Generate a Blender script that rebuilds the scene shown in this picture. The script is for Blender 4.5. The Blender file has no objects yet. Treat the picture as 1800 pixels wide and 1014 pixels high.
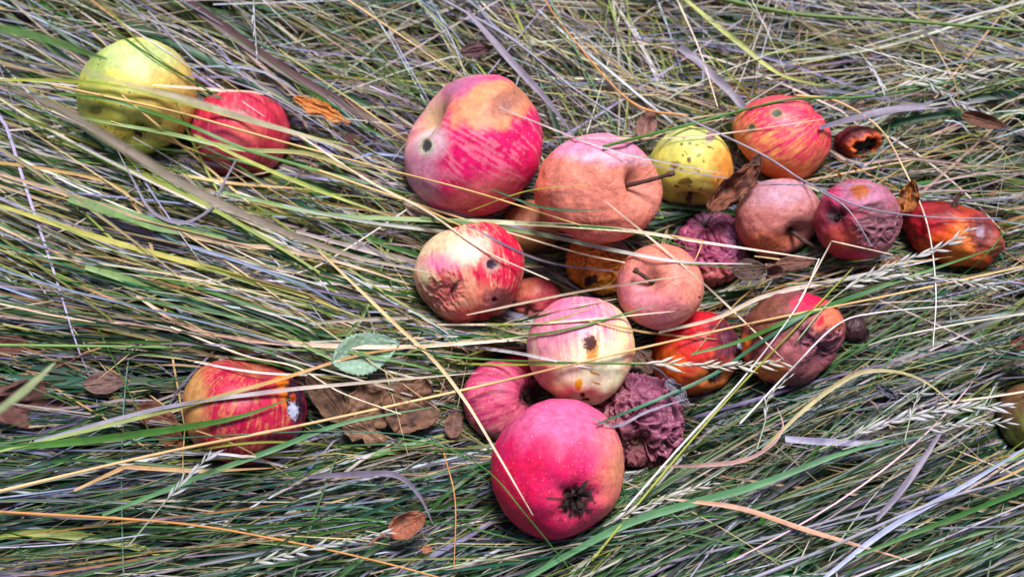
import bpy, math, random
import numpy as np
from mathutils import Vector, Matrix

# ------------------------------------------------------------------ camera, light, exposure
SC = bpy.context.scene
COL = SC.collection
LENS = 51.0
TILT = math.radians(20)
DIST = 0.85
cam_d = bpy.data.cameras.new("camera")
cam = bpy.data.objects.new("camera", cam_d)
COL.objects.link(cam)
FW = np.array([0, math.sin(TILT), -math.cos(TILT)])
UPV = np.array([0, math.cos(TILT), math.sin(TILT)])
RT = np.array([1.0, 0, 0])
CAM = np.array([0, 0, 0.02]) - FW * DIST
cam.location = CAM
cam.rotation_euler = (TILT, 0, 0)
cam_d.lens = LENS
cam_d.sensor_width = 36
cam_d.clip_start = 0.01
cam_d.clip_end = 2000
cam_d.dof.use_dof = True
cam_d.dof.focus_distance = DIST - 0.02
cam_d.dof.aperture_fstop = 5.0
SC.camera = cam

SUN_EL, SUN_AZ = math.radians(67), math.radians(20)     # azimuth from +Y toward +X
w = bpy.data.worlds.new("World"); SC.world = w; w.use_nodes = True
nt = w.node_tree
bg = nt.nodes["Background"]
sky = nt.nodes.new("ShaderNodeTexSky")
sky.sky_type = 'NISHITA'; sky.sun_disc = False
sky.sun_elevation = SUN_EL; sky.sun_rotation = SUN_AZ
sky.air_density = 1.0; sky.dust_density = 2.5; sky.ozone_density = 1.0
nt.links.new(sky.outputs[0], bg.inputs[0])
bg.inputs[1].default_value = 0.052
sd = bpy.data.lights.new("sun", 'SUN'); sd.energy = 3.6; sd.angle = math.radians(20)
sd.color = (1.0, 0.935, 1.0)
so = bpy.data.objects.new("sun", sd); COL.objects.link(so)
sdir = Vector((math.sin(SUN_AZ) * math.cos(SUN_EL), math.cos(SUN_AZ) * math.cos(SUN_EL), math.sin(SUN_EL)))
so.rotation_euler = sdir.to_track_quat('Z', 'Y').to_euler()
so.location = sdir * 5
SC.view_settings.view_transform = 'Standard'
SC.view_settings.look = 'None'
SC.view_settings.gamma = 1
SC.view_settings.exposure = 0.74

# ------------------------------------------------------------------ helpers
rng = np.random.default_rng(7)
random.seed(7)
K = 36.0 / LENS / 1800.0          # metres per pixel per metre of depth


def lin(c):
    c = np.asarray(c, float) / 255.0
    return np.where(c <= 0.04045, c / 12.92, ((c + 0.055) / 1.055) ** 2.4)


def ray(px, py):
    px = np.asarray(px, float); py = np.asarray(py, float)
    return FW + (px - 900)[..., None] * K * RT - (py - 507)[..., None] * K * UPV


def at(px, py, z):
    r = ray(px, py)
    t = (np.asarray(z, float) - CAM[2]) / r[..., 2]
    return CAM + r * t[..., None]


def project(P):
    q = P - CAM
    d = q @ FW
    return 900 + (q @ RT) / d / K, 507 - (q @ UPV) / d / K


PERM = np.random.default_rng(3).permutation(256)
PERM = np.concatenate([PERM, PERM, PERM])
GR = np.random.default_rng(4).normal(size=(256, 3)); GR /= np.linalg.norm(GR, axis=1)[:, None]


def pn(p):
    p = np.asarray(p, float)
    i = np.floor(p).astype(int); f = p - i
    i &= 255
    u = f * f * f * (f * (f * 6 - 15) + 10)
    out = 0
    for dx in (0, 1):
        wx = u[..., 0] if dx else 1 - u[..., 0]
        for dy in (0, 1):
            wy = u[..., 1] if dy else 1 - u[..., 1]
            for dz in (0, 1):
                wz = u[..., 2] if dz else 1 - u[..., 2]
                h = PERM[PERM[PERM[(i[..., 0] + dx) & 255] + ((i[..., 1] + dy) & 255)] + ((i[..., 2] + dz) & 255)]
                g = GR[h]
                d = f - np.array([dx, dy, dz])
                out = out + wx * wy * wz * (g * d).sum(-1)
    return out * 1.6


def fbm(p, o=3):
    s = 0; a = 1; t = 0
    for k in range(o):
        s = s + a * pn(p * 2 ** k + 17.3 * k); t += a; a *= 0.5
    return s / t


def sstep(a, b, x):
    t = np.clip((x - a) / (b - a), 0, 1)
    return t * t * (3 - 2 * t)


def mix(a, b, m):
    return a + (b - a) * m[:, None]


def mesh(name, V, F, cols=None, aux=None, smooth=True, mat=None, parent=None, link=True):
    """F: (n,4) or (n,3) array of faces"""
    me = bpy.data.meshes.new(name)
    V = np.ascontiguousarray(V, dtype=np.float32)
    F = np.ascontiguousarray(F, dtype=np.int32)
    me.vertices.add(len(V)); me.vertices.foreach_set("co", V.ravel())
    k = F.shape[1]
    me.loops.add(F.size); me.loops.foreach_set("vertex_index", F.ravel())
    me.polygons.add(len(F))
    me.polygons.foreach_set("loop_start", np.arange(0, F.size, k, dtype=np.int32))
    me.polygons.foreach_set("loop_total", np.full(len(F), k, dtype=np.int32))
    me.polygons.foreach_set("use_smooth", np.full(len(F), smooth))
    me.update(calc_edges=True)
    for nm, a in (("col", cols), ("aux", aux)):
        if a is not None:
            at_ = me.attributes.new(nm, 'FLOAT_COLOR', 'POINT')
            c4 = np.ones((len(V), 4), np.float32); c4[:, :3] = a
            at_.data.foreach_set("color", c4.ravel())
    me.validate()
    if mat: me.materials.append(mat)
    if not link: return me
    o = bpy.data.objects.new(name, me); COL.objects.link(o)
    if parent is not None: o.parent = parent
    return o


def tag(o, label=None, cat=None, group=None, kind=None):
    if label: o["label"] = label
    if cat: o["category"] = cat
    if group: o["group"] = group
    if kind: o["kind"] = kind
    return o


# ------------------------------------------------------------------ materials
def newmat(name):
    m = bpy.data.materials.new(name); m.use_nodes = True
    return m, m.node_tree, m.node_tree.nodes["Principled BSDF"]


def nd(t, typ, **kw):
    n = t.nodes.new(typ)
    for k, v in kw.items(): setattr(n, k, v)
    return n


def math_node(t, op, a, b=None, clamp=False):
    n = nd(t, "ShaderNodeMath", operation=op); n.use_clamp = clamp
    for i, x in enumerate((a, b)):
        if x is None: continue
        if isinstance(x, (int, float)): n.inputs[i].default_value = x
        else: t.links.new(x, n.inputs[i])
    return n.outputs[0]


def mixc(t, fac, a, b, typ='MIX'):
    n = nd(t, "ShaderNodeMix", data_type='RGBA', blend_type=typ)
    for s, x in ((0, fac), (6, a), (7, b)):
        if isinstance(x, (int, float)): n.inputs[s].default_value = x
        elif isinstance(x, tuple): n.inputs[s].default_value = x
        else: t.links.new(x, n.inputs[s])
    return n.outputs[2]


def skin_material():
    m, t, b = newmat("apple_skin")
    tc = nd(t, "ShaderNodeTexCoord")
    col = nd(t, "ShaderNodeAttribute", attribute_name="col").outputs[0]
    auxn = nd(t, "ShaderNodeAttribute", attribute_name="aux")
    sep = nd(t, "ShaderNodeSeparateColor"); t.links.new(auxn.outputs[0], sep.inputs[0])
    n1 = nd(t, "ShaderNodeTexNoise"); n1.inputs["Scale"].default_value = 260; n1.inputs["Detail"].default_value = 6; n1.inputs["Roughness"].default_value = .7
    n2 = nd(t, "ShaderNodeTexNoise"); n2.inputs["Scale"].default_value = 1300; n2.inputs["Detail"].default_value = 3
    vo = nd(t, "ShaderNodeTexVoronoi"); vo.inputs["Scale"].default_value = 480; vo.inputs["Randomness"].default_value = 1
    for n in (n1, n2, vo): t.links.new(tc.outputs["Object"], n.inputs["Vector"])
    g = math_node(t, 'MULTIPLY', math_node(t, 'SUBTRACT', n1.outputs[0], 0.5), 1.1)
    g2 = math_node(t, 'MULTIPLY', math_node(t, 'SUBTRACT', n2.outputs[0], 0.5), 0.45)
    bright = math_node(t, 'ADD', math_node(t, 'ADD', g, g2), 1.0)
    comb = nd(t, "ShaderNodeCombineColor")
    for i in range(3): t.links.new(bright, comb.inputs[i])
    c = mixc(t, 1.0, col, comb.outputs[0], 'MULTIPLY')
    # pale lenticels, size varies cell to cell
    sc = nd(t, "ShaderNodeSeparateColor"); t.links.new(vo.outputs["Color"], sc.inputs[0])
    rad = math_node(t, 'MULTIPLY', math_node(t, 'POWER', sc.outputs[0], 3.0), 0.17)
    dot = math_node(t, 'MULTIPLY', math_node(t, 'SUBTRACT', rad, vo.outputs["Distance"]), 14.0, True)
    dot = math_node(t, 'MULTIPLY', dot, sep.outputs[0])
    c = mixc(t, dot, c, (0.78, 0.60, 0.50, 1))
    v2 = nd(t, "ShaderNodeTexVoronoi"); v2.inputs["Scale"].default_value = 900; t.links.new(tc.outputs["Object"], v2.inputs["Vector"])
    s2 = nd(t, "ShaderNodeSeparateColor"); t.links.new(v2.outputs["Color"], s2.inputs[0])
    r2 = math_node(t, 'MULTIPLY', math_node(t, 'POWER', s2.outputs[1], 1.6), 0.42)
    d2 = math_node(t, 'MULTIPLY', math_node(t, 'SUBTRACT', r2, v2.outputs["Distance"]), 5.0, True)
    n3 = nd(t, "ShaderNodeTexNoise"); n3.inputs["Scale"].default_value = 70; n3.inputs["Detail"].default_value = 4
    t.links.new(tc.outputs["Object"], n3.inputs["Vector"])
    pm = math_node(t, 'MULTIPLY', math_node(t, 'SUBTRACT', n3.outputs[0], 0.40), 4.0, True)
    dust = math_node(t, 'MULTIPLY', math_node(t, 'MULTIPLY', d2, pm), math_node(t, 'ADD', math_node(t, 'MULTIPLY', sep.outputs[0], 0.42), 0.10))
    c = mixc(t, dust, c, (0.80, 0.56, 0.62, 1))
    t.links.new(c, b.inputs["Base Color"])
    rr = math_node(t, 'ADD', sep.outputs[1], math_node(t, 'MULTIPLY', g, 0.25))
    t.links.new(rr, b.inputs["Roughness"])
    b.inputs["Specular IOR Level"].default_value = 0.32
    b.inputs["Subsurface Weight"].default_value = 0.04
    b.inputs["Subsurface Radius"].default_value = (0.6, 0.25, 0.12)
    b.inputs["Subsurface Scale"].default_value = 0.004
    bp = nd(t, "ShaderNodeBump"); bp.inputs["Distance"].default_value = 0.0006
    t.links.new(math_node(t, 'MULTIPLY', sep.outputs[2], 1.0), bp.inputs["Strength"])
    t.links.new(n1.outputs[0], bp.inputs["Height"])
    t.links.new(bp.outputs[0], b.inputs["Normal"])
    return m


def attr_material(name, rough=0.55, scale=900, amp=0.9, spec=0.4, bump=0.0, transl=0.0, stretch=None):
    m, t, b = newmat(name)
    col = nd(t, "ShaderNodeAttribute", attribute_name="col").outputs[0]
    tc = nd(t, "ShaderNodeTexCoord")
    n1 = nd(t, "ShaderNodeTexNoise"); n1.inputs["Scale"].default_value = scale; n1.inputs["Detail"].default_value = 4
    if stretch:
        a = nd(t, "ShaderNodeAttribute", attribute_name="aux")
        mp = nd(t, "ShaderNodeMapping"); mp.inputs["Scale"].default_value = stretch
        t.links.new(a.outputs["Vector"], mp.inputs[0]); t.links.new(mp.outputs[0], n1.inputs["Vector"])
        n1.inputs["Scale"].default_value = 1.0
    else:
        t.links.new(tc.outputs["Object"], n1.inputs["Vector"])
    g = math_node(t, 'MULTIPLY', math_node(t, 'SUBTRACT', n1.outputs[0], 0.5), amp)
    br = math_node(t, 'ADD', g, 1.0)
    comb = nd(t, "ShaderNodeCombineColor")
    for i in range(3): t.links.new(br, comb.inputs[i])
    c = mixc(t, 1.0, col, comb.outputs[0], 'MULTIPLY')
    nb_ = nd(t, "ShaderNodeTexNoise"); nb_.inputs["Scale"].default_value = 170; nb_.inputs["Detail"].default_value = 5; nb_.inputs["Roughness"].default_value = .75
    t.links.new(tc.outputs["Object"], nb_.inputs["Vector"])
    bm = math_node(t, 'MULTIPLY', math_node(t, 'MULTIPLY', math_node(t, 'SUBTRACT', nb_.outputs[0], 0.56), 7.0, True), 0.55)
    c = mixc(t, bm, c, (0.10, 0.065, 0.04, 1))
    t.links.new(c, b.inputs["Base Color"])
    b.inputs["Roughness"].default_value = rough
    b.inputs["Specular IOR Level"].default_value = spec
    if bump:
        bp = nd(t, "ShaderNodeBump"); bp.inputs["Distance"].default_value = 0.0008; bp.inputs["Strength"].default_value = bump
        t.links.new(n1.outputs[0], bp.inputs["Height"]); t.links.new(bp.outputs[0], b.inputs["Normal"])
    if transl:
        tr = nd(t, "ShaderNodeBsdfTranslucent"); t.links.new(c, tr.inputs[0])
        ms = nd(t, "ShaderNodeMixShader"); ms.inputs[0].default_value = transl
        t.links.new(b.outputs[0], ms.inputs[1]); t.links.new(tr.outputs[0], ms.inputs[2])
        t.links.new(ms.outputs[0], t.nodes["Material Output"].inputs[0])
    return m


M_SKIN = skin_material()
M_GRASS = attr_material("grass_blade_surface", rough=0.48, spec=0.45, amp=1.5, transl=0.12, stretch=(9, 1.2, 1))
M_LEAF = attr_material("dry_leaf_surface", rough=0.7, spec=0.25, scale=420, amp=1.2, bump=0.5, transl=0.12)
M_WOOD = attr_material("dry_stalk_surface", rough=0.8, spec=0.2, scale=900, amp=1.1, bump=0.5)


def soil_material():
    m, t, b = newmat("soil_surface")
    tc = nd(t, "ShaderNodeTexCoord")
    n1 = nd(t, "ShaderNodeTexNoise"); n1.inputs["Scale"].default_value = 35; n1.inputs["Detail"].default_value = 8
    n2 = nd(t, "ShaderNodeTexNoise"); n2.inputs["Scale"].default_value = 0.7; n2.inputs["Detail"].default_value = 6
    for n in (n1, n2): t.links.new(tc.outputs["Object"], n.inputs["Vector"])
    r = nd(t, "ShaderNodeValToRGB"); t.links.new(n1.outputs[0], r.inputs[0])
    r.color_ramp.elements[0].position = .35; r.color_ramp.elements[0].color = (0.012, 0.010, 0.008, 1)
    r.color_ramp.elements[1].position = .7; r.color_ramp.elements[1].color = (0.05, 0.045, 0.03, 1)
    g = mixc(t, n2.outputs[0], r.outputs[0], (0.05, 0.06, 0.028, 1))
    t.links.new(g, b.inputs["Base Color"]); b.inputs["Roughness"].default_value = .95
    bp = nd(t, "ShaderNodeBump"); bp.inputs["Distance"].default_value = 0.01
    t.links.new(n1.outputs[0], bp.inputs["Height"]); t.links.new(bp.outputs[0], b.inputs["Normal"])
    return m


# ------------------------------------------------------------------ ground: a fine sheet near the camera that widens to the horizon
def build_ground():
    e = np.concatenate([-np.geomspace(400, 1.2, 14), np.linspace(-1.1, 1.1, 90), np.geomspace(1.2, 400, 14)])
    X, Y = np.meshgrid(e, e, indexing='ij')
    n = len(e)
    Z = -0.080 + 0.012 * fbm(np.stack([X * 6, Y * 6, X * 0], -1), 3) * (np.hypot(X, Y) < 2) + 0.5 * pn(np.stack([X * .03, Y * .03, X * 0 + 3], -1)) * sstep(3, 40, np.hypot(X, Y))
    V = np.stack([X, Y, Z], -1).reshape(-1, 3)
    i = np.arange(n * n).reshape(n, n)
    F = np.stack([i[:-1, :-1], i[1:, :-1], i[1:, 1:], i[:-1, 1:]], -1).reshape(-1, 4)
    tag(mesh("ground", V, F, mat=soil_material()), kind="structure")


build_ground()

# ------------------------------------------------------------------ apples
# patch: (px, py, rx, ry, rot_deg, colour, softness, edge_noise, strength, sink_mm, wrinkle)
def P(x, y, rx, ry, c, rot=0, soft=.25, edge=.35, k=1.0, sink=0, wr=0):
    return (x, y, rx, ry, rot, c, soft, edge, k, sink, wr)


APPLES = [
 dict(id='green', c=(241, 170), r=(103, 102), zo=0.0, cal=(244, 236, 1), calsize=.8, base=(206, 200, 92), var=(184, 188, 96),
      blush=(208, 165, 80), bdir=(345, 150), bw=.55, bk=.7, sfreq=5, stripe=.25, dots=.1, rough=.42,
      P=[P(235, 100, 75, 30, (170, 190, 125), soft=.6), P(172, 195, 11, 9, (70, 65, 40)), P(175, 195, 22, 16, (160, 150, 60), soft=.5, k=.6), P(210, 235, 35, 12, (185, 160, 70), soft=.6), P(170, 120, 20, 50, (150, 168, 92), soft=.7)],
      specks=100, speckc=(78, 54, 26), specksz=2.7,
      label="yellow-green apple with small brown specks, biggest of the two by the blurred blades", ),
 dict(id='red2', c=(421, 238), r=(89, 75), zo=-.012, stem=(421, 158, -.4), base=(222, 130, 110), var=(196, 90, 110), blush=(186, 22, 52), bdir=(440, 190), bw=1.5, bk=.85,
      sfreq=9, stripe=.8, dots=.1, rough=.4, P=[P(430, 235, 30, 18, (225, 130, 105), soft=.7, k=.6), P(385, 255, 45, 28, (188, 70, 105), soft=.8, k=.6)],
      label="small crimson striped apple tucked right beside the yellow-green apple", ),
 dict(id='big', c=(832, 256), r=(123, 124), zo=.004, stem=(734, 192, .6), cav=(.46, .28), base=(228, 170, 165), var=(220, 130, 150), blush=(214, 18, 78), bdir=(890, 300), bw=1.5, bk=.95,
      sfreq=9, stripe=.62, dots=1, rough=.42, cavc=(150, 130, 80),
      P=[P(740, 310, 32, 75, (198, 150, 172), soft=.6, k=.75), P(800, 150, 60, 24, (165, 100, 140), soft=.6, k=.8), P(850, 340, 60, 28, (225, 140, 120), rot=-20, soft=.7, k=.6),
         P(866, 188, 74, 40, (216, 140, 100), rot=-20, soft=.2, edge=.28), P(892, 182, 40, 20, (120, 84, 84), rot=-35, soft=.75, k=.8, sink=2.2), P(744, 192, 26, 46, (170, 150, 84), rot=-16, soft=.35),
         P(762, 250, 30, 26, (206, 180, 185), soft=.5, k=.8), P(752, 257, 15, 17, (190, 180, 160), soft=.2), P(752, 257, 9, 11, (62, 60, 58), soft=.25, sink=.8)],
      label="largest crimson apple, stem hollow at its left, orange brown bruise on top", ),
 dict(id='salmon', finew=1, lump=.06, c=(1052, 332), r=(113, 97), rot=0, zo=0.0, stem=(1146, 318, .75), stem_to=(1180, 305, 16), cav=(.48, .28), base=(216, 136, 116), var=(202, 120, 100), blush=(205, 90, 90), bdir=(1000, 400), bw=.5, bk=.3, sfreq=6,
      stripe=.2, dots=.15, rough=.5, bump=.6, P=[P(1070, 262, 100, 30, (210, 132, 158), rot=3, soft=.25, edge=.25), P(1080, 280, 85, 10, (222, 180, 180), rot=3, soft=.5, k=.6),
         P(1035, 345, 88, 62, (212, 130, 108), rot=8, soft=.12, edge=.15, sink=2.5, k=.7), P(1130, 350, 32, 55, (214, 138, 118), soft=.6, k=.7), P(1020, 405, 80, 10, (170, 88, 70), rot=-8, soft=.8, sink=1.2, k=.6), P(952, 340, 12, 60, (224, 120, 90), soft=.5, k=.7)],
      label="salmon brown rotting apple with a dark stalk, against the largest crimson apple", ),
 dict(id='yellow', c=(1214, 292), r=(75, 71), zo=-.006, stem=(1212, 358, .15), stem_to=(1210, 366, -4), base=(212, 204, 98), var=(190, 188, 98), blush=(215, 175, 80), bdir=(1280, 320), bw=.4, bk=.5, sfreq=5, stripe=.15, dots=0, rough=.42,
      P=[P(1215, 240, 55, 18, (178, 190, 120), soft=.6), P(1274, 302, 21, 42, (216, 138, 66), soft=.4, edge=.6, k=.85), P(1250, 238, 8, 16, (140, 112, 112), rot=30, soft=.4), P(1205, 318, 12, 6, (120, 95, 40)), P(1187, 290, 8, 7, (130, 108, 52), soft=.4)],
      specks=70, speckc=(85, 58, 28), specksz=3.6, label="yellow apple covered in dark specks with an orange brown right side", ),
 dict(id='striped', c=(1374, 243), r=(86, 75), zo=.0, stem=(1302, 285, -.1), cav=(.4, .2), base=(236, 165, 98), var=(228, 120, 84), blush=(214, 34, 74), bdir=(1420, 185), bw=.95, bk=.9, sfreq=10, stripe=.95, dots=.8, rough=.42,
      P=[P(1345, 302, 55, 22, (196, 108, 58), soft=.5), P(1300, 262, 20, 45, (190, 105, 70), soft=.5, k=.8), P(1400, 180, 40, 10, (205, 95, 110), soft=.8, k=.6), P(1366, 201, 11, 9, (130, 120, 80), soft=.3), P(1366, 201, 7, 5, (70, 72, 62), soft=.3, sink=.5), P(1323, 224, 9, 8, (150, 110, 60)), P(1323, 224, 5, 5, (62, 70, 55), soft=.3, sink=.5)],
      label="red and yellow striped apple with two grey spots, uppermost of the right-hand cluster", ),
 dict(id='brown7', finew=1.2, lump=.06, c=(1368, 383), r=(75, 69), zo=0, stem=(1408, 424, .7), stem_to=(1447, 441, 6), cav=(.45, .25), base=(198, 132, 120), var=(184, 118, 112), blush=(200, 110, 80), bdir=(1340, 430), bw=.3, bk=.6, sfreq=5, stripe=.1, dots=.1, rough=.55, bump=.7,
      P=[P(1368, 338, 62, 26, (172, 134, 150), soft=.6, k=.8), P(1345, 425, 50, 18, (205, 108, 66), soft=.6, k=.8)], label="dusty brown apple with a lavender top and a grey stalk at its lower right", ),  # upper part tinted lavender, lower part orange
 dict(id='wrink8', lump=.08, c=(1250, 438), r=(68, 66), zo=-.004, cal=(1238, 388, 1), calsize=.7, base=(154, 86, 104), var=(128, 72, 98), blush=(160, 60, 80), bdir=(1230, 440), bw=.5, bk=.5, sfreq=6, stripe=.2, dots=0, rough=.42, wrinkle=1.7, wmode='mer', bump=.6,
      P=[P(1245, 488, 48, 18, (196, 110, 100), soft=.6, k=.8), P(1235, 388, 32, 14, (56, 42, 62), soft=.6, k=.8), P(1295, 420, 18, 30, (126, 88, 122), soft=.6, k=.7)], label="small purple apple with deep lengthwise wrinkles, between the two brown stalked apples", ),
 dict(id='purple9', finew=.8, lump=.08, c=(1507, 387), r=(76, 73), zo=0, cal=(1467, 378, 1), calsize=.5, base=(140, 78, 84), var=(150, 92, 104), blush=(158, 24, 48), bdir=(1440, 395), bw=.75, bk=.7, sfreq=6, stripe=.5, dots=.1, rough=.5, bump=.5,
      P=[P(1505, 340, 58, 22, (174, 116, 142), soft=.5, k=.9), P(1462, 345, 18, 22, (186, 36, 86), soft=.6, k=.8), P(1512, 337, 16, 14, (164, 88, 52), soft=.3), P(1545, 398, 44, 34, (124, 78, 86), rot=-20, soft=.2, edge=.4, sink=1.5, wr=.7), P(1478, 420, 28, 24, (172, 74, 50), soft=.6, k=.8), P(1500, 452, 60, 12, (176, 40, 70), soft=.6, k=.8),
         P(1467, 378, 18, 14, (50, 36, 42), soft=.5, sink=1), P(1525, 365, 26, 5, (84, 52, 60), rot=-15, soft=.5, sink=1)], label="purple apple with a sunken brown side, beside the far-right orange apple", ),
 dict(id='orange10', finew=.6, lump=.12, c=(1674, 413), r=(90, 56), rot=-24, zo=-.004, stem=(1688, 352, .1), stem_to=(1691, 340, 2), cav=(.2, .15), base=(196, 76, 36), var=(180, 46, 34), blush=(160, 20, 34), bdir=(1610, 385), bw=.8, bk=.9, sfreq=6, stripe=.3, dots=.15, rough=.48,
      P=[P(1665, 368, 50, 18, (120, 42, 40), rot=-12, soft=.5, k=.8), P(1690, 432, 34, 44, (224, 124, 56), rot=15, soft=.5), P(1640, 430, 40, 16, (214, 84, 36), rot=-25, soft=.6), P(1726, 405, 27, 42, (96, 48, 52), rot=20, soft=.5, edge=.7, sink=1.5), P(1748, 435, 14, 24, (142, 74, 58), soft=.4), P(1723, 408, 7, 9, (150, 130, 142), soft=.3, sink=1)],
      label="long orange and crimson apple with a dark bruised tip, farthest right in the cluster", ),
 dict(id='round11', finew=.8, c=(1160, 504), r=(77, 76), zo=.008, stem=(1136, 490, 1), stem_to=(1116, 474, 9), cav=(.42, .25), base=(216, 140, 120), var=(206, 124, 106), blush=(206, 120, 120), bdir=(1120, 560), bw=.5, bk=.6, sfreq=5, stripe=.1, dots=.1, rough=.5, bump=.5,
      P=[P(1115, 550, 46, 30, (196, 128, 140), rot=40, soft=.7, k=.7), P(1160, 445, 55, 16, (198, 124, 104), soft=.6), P(1228, 522, 3, 3, (110, 60, 40))], label="smooth round salmon apple with its stalk facing up, left of the wrinkled purple apple", ),
 dict(id='wrink12', lump=.13, c=(1056, 464), r=(60, 56), zo=.006, cal=(1100, 435, -.2), base=(232, 154, 72), var=(212, 126, 62), blush=(204, 116, 50), bdir=(1040, 440), bw=.5, bk=.5, sfreq=5, stripe=.1, dots=0, rough=.5, wrinkle=1.5, wmode='net', bump=.5,
      P=[P(1093, 428, 24, 20, (138, 110, 108), soft=.4), P(1055, 500, 35, 12, (198, 150, 62), soft=.5), P(1039, 491, 15, 8, (54, 34, 38), rot=-25, soft=.25)], label="shrivelled orange apple with a dark slit, half under the salmon rotting apple", ),
 dict(id='yellow13', c=(938, 398), r=(56, 48), zo=-.02, stem=(960, 440, .3), cav=(.3, .2), base=(206, 160, 98), var=(196, 140, 92), blush=(196, 104, 84), bdir=(920, 380), bw=.4, bk=.5, sfreq=9, stripe=.6, dots=.1, rough=.5, P=[P(955, 425, 25, 15, (206, 182, 120), soft=.6)],
      label="half hidden yellow-tan apple beneath the largest crimson apple", ),
 dict(id='holed14', c=(825, 481), r=(97, 90), zo=.0, stem=(800, 395, -.5), base=(242, 218, 170), var=(232, 160, 130), blush=(204, 16, 56), bdir=(915, 470), bw=1.05, bk=.95, sfreq=8, stripe=.9, dots=.2, rough=.4,
      P=[P(778, 425, 42, 26, (206, 198, 156), rot=40, soft=.6, k=.8), P(775, 462, 36, 16, (222, 110, 160), soft=.6, k=.75), P(828, 440, 36, 22, (250, 236, 204), rot=-15, soft=.7, k=.7), P(890, 415, 22, 40, (208, 12, 62), rot=35, soft=.5, k=.8), P(835, 555, 70, 14, (206, 20, 52), soft=.5, k=.8),
         P(772, 518, 38, 30, (196, 98, 92), rot=-20, soft=.4, edge=.7, k=.85, sink=2.6, wr=.35), P(797, 508, 5, 20, (70, 30, 36), rot=35, soft=.5, sink=1), P(845, 520, 35, 22, (226, 150, 116), soft=.6, k=.7), P(876, 530, 27, 23, (144, 82, 84), soft=.4, edge=.4, sink=1), P(870, 528, 5, 5, (46, 22, 26), soft=.3, sink=1.4),
         P(863, 465, 16, 14, (186, 140, 128), soft=.4), P(863, 465, 9, 8, (52, 38, 56), soft=.35, sink=1.8)], label="cream and crimson apple with a dark hole and a rotten sunken lower left", ),
 dict(id='small15', finew=1, c=(940, 524), r=(48, 38), zo=-.022, cal=(925, 545, .7), calsize=.3, base=(214, 150, 112), var=(198, 96, 90), blush=(176, 36, 62), bdir=(960, 500), bw=1.2, bk=.85, sfreq=8, stripe=.8, dots=.1, rough=.45, P=[P(925, 505, 26, 18, (204, 130, 90), soft=.7, k=.6)],
      label="tiny red striped apple sunk in grass right of the holed cream apple", ),
 dict(id='white16', c=(1021, 617), r=(95, 95), zo=.006, stem=(1018, 528, -.4), base=(250, 230, 168), var=(244, 208, 190), blush=(222, 84, 118), bdir=(995, 540), bw=.5, bk=.85, sfreq=10, stripe=.55, dots=.1, rough=.42,
      P=[P(975, 585, 50, 55, (226, 128, 160), soft=.8, k=.6), P(1040, 560, 50, 30, (214, 100, 140), soft=.8, k=.5), P(952, 665, 24, 34, (222, 52, 92), soft=.5, k=.8), P(975, 690, 30, 18, (226, 120, 110), soft=.6, k=.7), P(1104, 650, 14, 50, (224, 120, 92), soft=.6, k=.8), P(1080, 690, 24, 16, (236, 170, 110), soft=.6, k=.7),
         P(1050, 650, 52, 52, (255, 247, 200), soft=.7, k=.85), P(1041, 616, 11, 22, (212, 150, 84), rot=8, soft=.35), P(1037, 603, 11, 13, (66, 26, 20), soft=.3, edge=.6), P(1017, 674, 6, 10, (212, 158, 24)), P(1024, 693, 4, 4, (110, 66, 30)), P(1029, 701, 8, 3, (90, 50, 30)), P(1045, 655, 9, 2, (190, 140, 50), rot=20), P(1048, 672, 7, 2, (190, 140, 60), rot=20)],
      label="pink and cream apple with one dark heart-shaped spot, in the middle of the pile", ),
 dict(id='red17', finew=.35, c=(980, 824), r=(118, 123), zo=.008, cal=(1012, 880, 1), calsize=1.75, cav=(.4, .26), base=(214, 24, 92), var=(200, 34, 104), blush=(212, 16, 66), bdir=(920, 850), bw=.8, bk=.7, sfreq=5, stripe=.25, dots=1, rough=.55,
      P=[P(985, 740, 98, 50, (204, 112, 152), soft=.85, edge=.6, k=.85), P(1088, 815, 34, 88, (234, 158, 118), rot=6, soft=.7, edge=.6, k=.9), P(1060, 765, 34, 36, (214, 110, 130), soft=.8, k=.6), P(1074, 885, 24, 34, (232, 112, 100), soft=.8, k=.6), P(1045, 918, 40, 20, (222, 56, 90), soft=.8, k=.5), P(900, 890, 44, 60, (196, 8, 48), soft=.9, edge=.8, k=.6), P(960, 800, 60, 26, (190, 14, 60), soft=.9, edge=.9, k=.5), P(1030, 800, 30, 26, (206, 70, 110), soft=.9, edge=.9, k=.5),
         P(1010, 880, 52, 42, (214, 84, 108), soft=.7, k=.6), P(1012, 882, 27, 25, (66, 34, 34), soft=.35, edge=.8), P(975, 874, 15, 3, (96, 50, 44), rot=4, soft=.4)], label="big plain crimson apple with a dark ragged calyx facing up, lowest in the photo", ),
 dict(id='pink18', c=(880, 704), r=(67, 70), zo=-.014, cal=(932, 695, .8), calsize=.5, base=(222, 158, 136), var=(206, 110, 124), blush=(192, 40, 86), bdir=(870, 660), bw=1.2, bk=.8, sfreq=11, stripe=.85, dots=.1, rough=.5,
      P=[P(935, 695, 22, 22, (62, 38, 46), soft=.4, edge=.5, sink=1.2)], label="dull pink striped apple half hidden left of the pink and cream apple", ),
 dict(id='dark19', lump=.13, c=(1122, 742), r=(76, 80), zo=-.012, cal=(1120, 690, -.5), base=(142, 86, 92), var=(116, 66, 72), blush=(146, 84, 96), bdir=(1160, 720), bw=.6, bk=.5, sfreq=5, stripe=.1, dots=0, rough=.36, wrinkle=1.9, wmode='net', bump=.9,
      P=[], label="dark maroon apple shrivelled like a prune, right of the lowest crimson apple", ),
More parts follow.
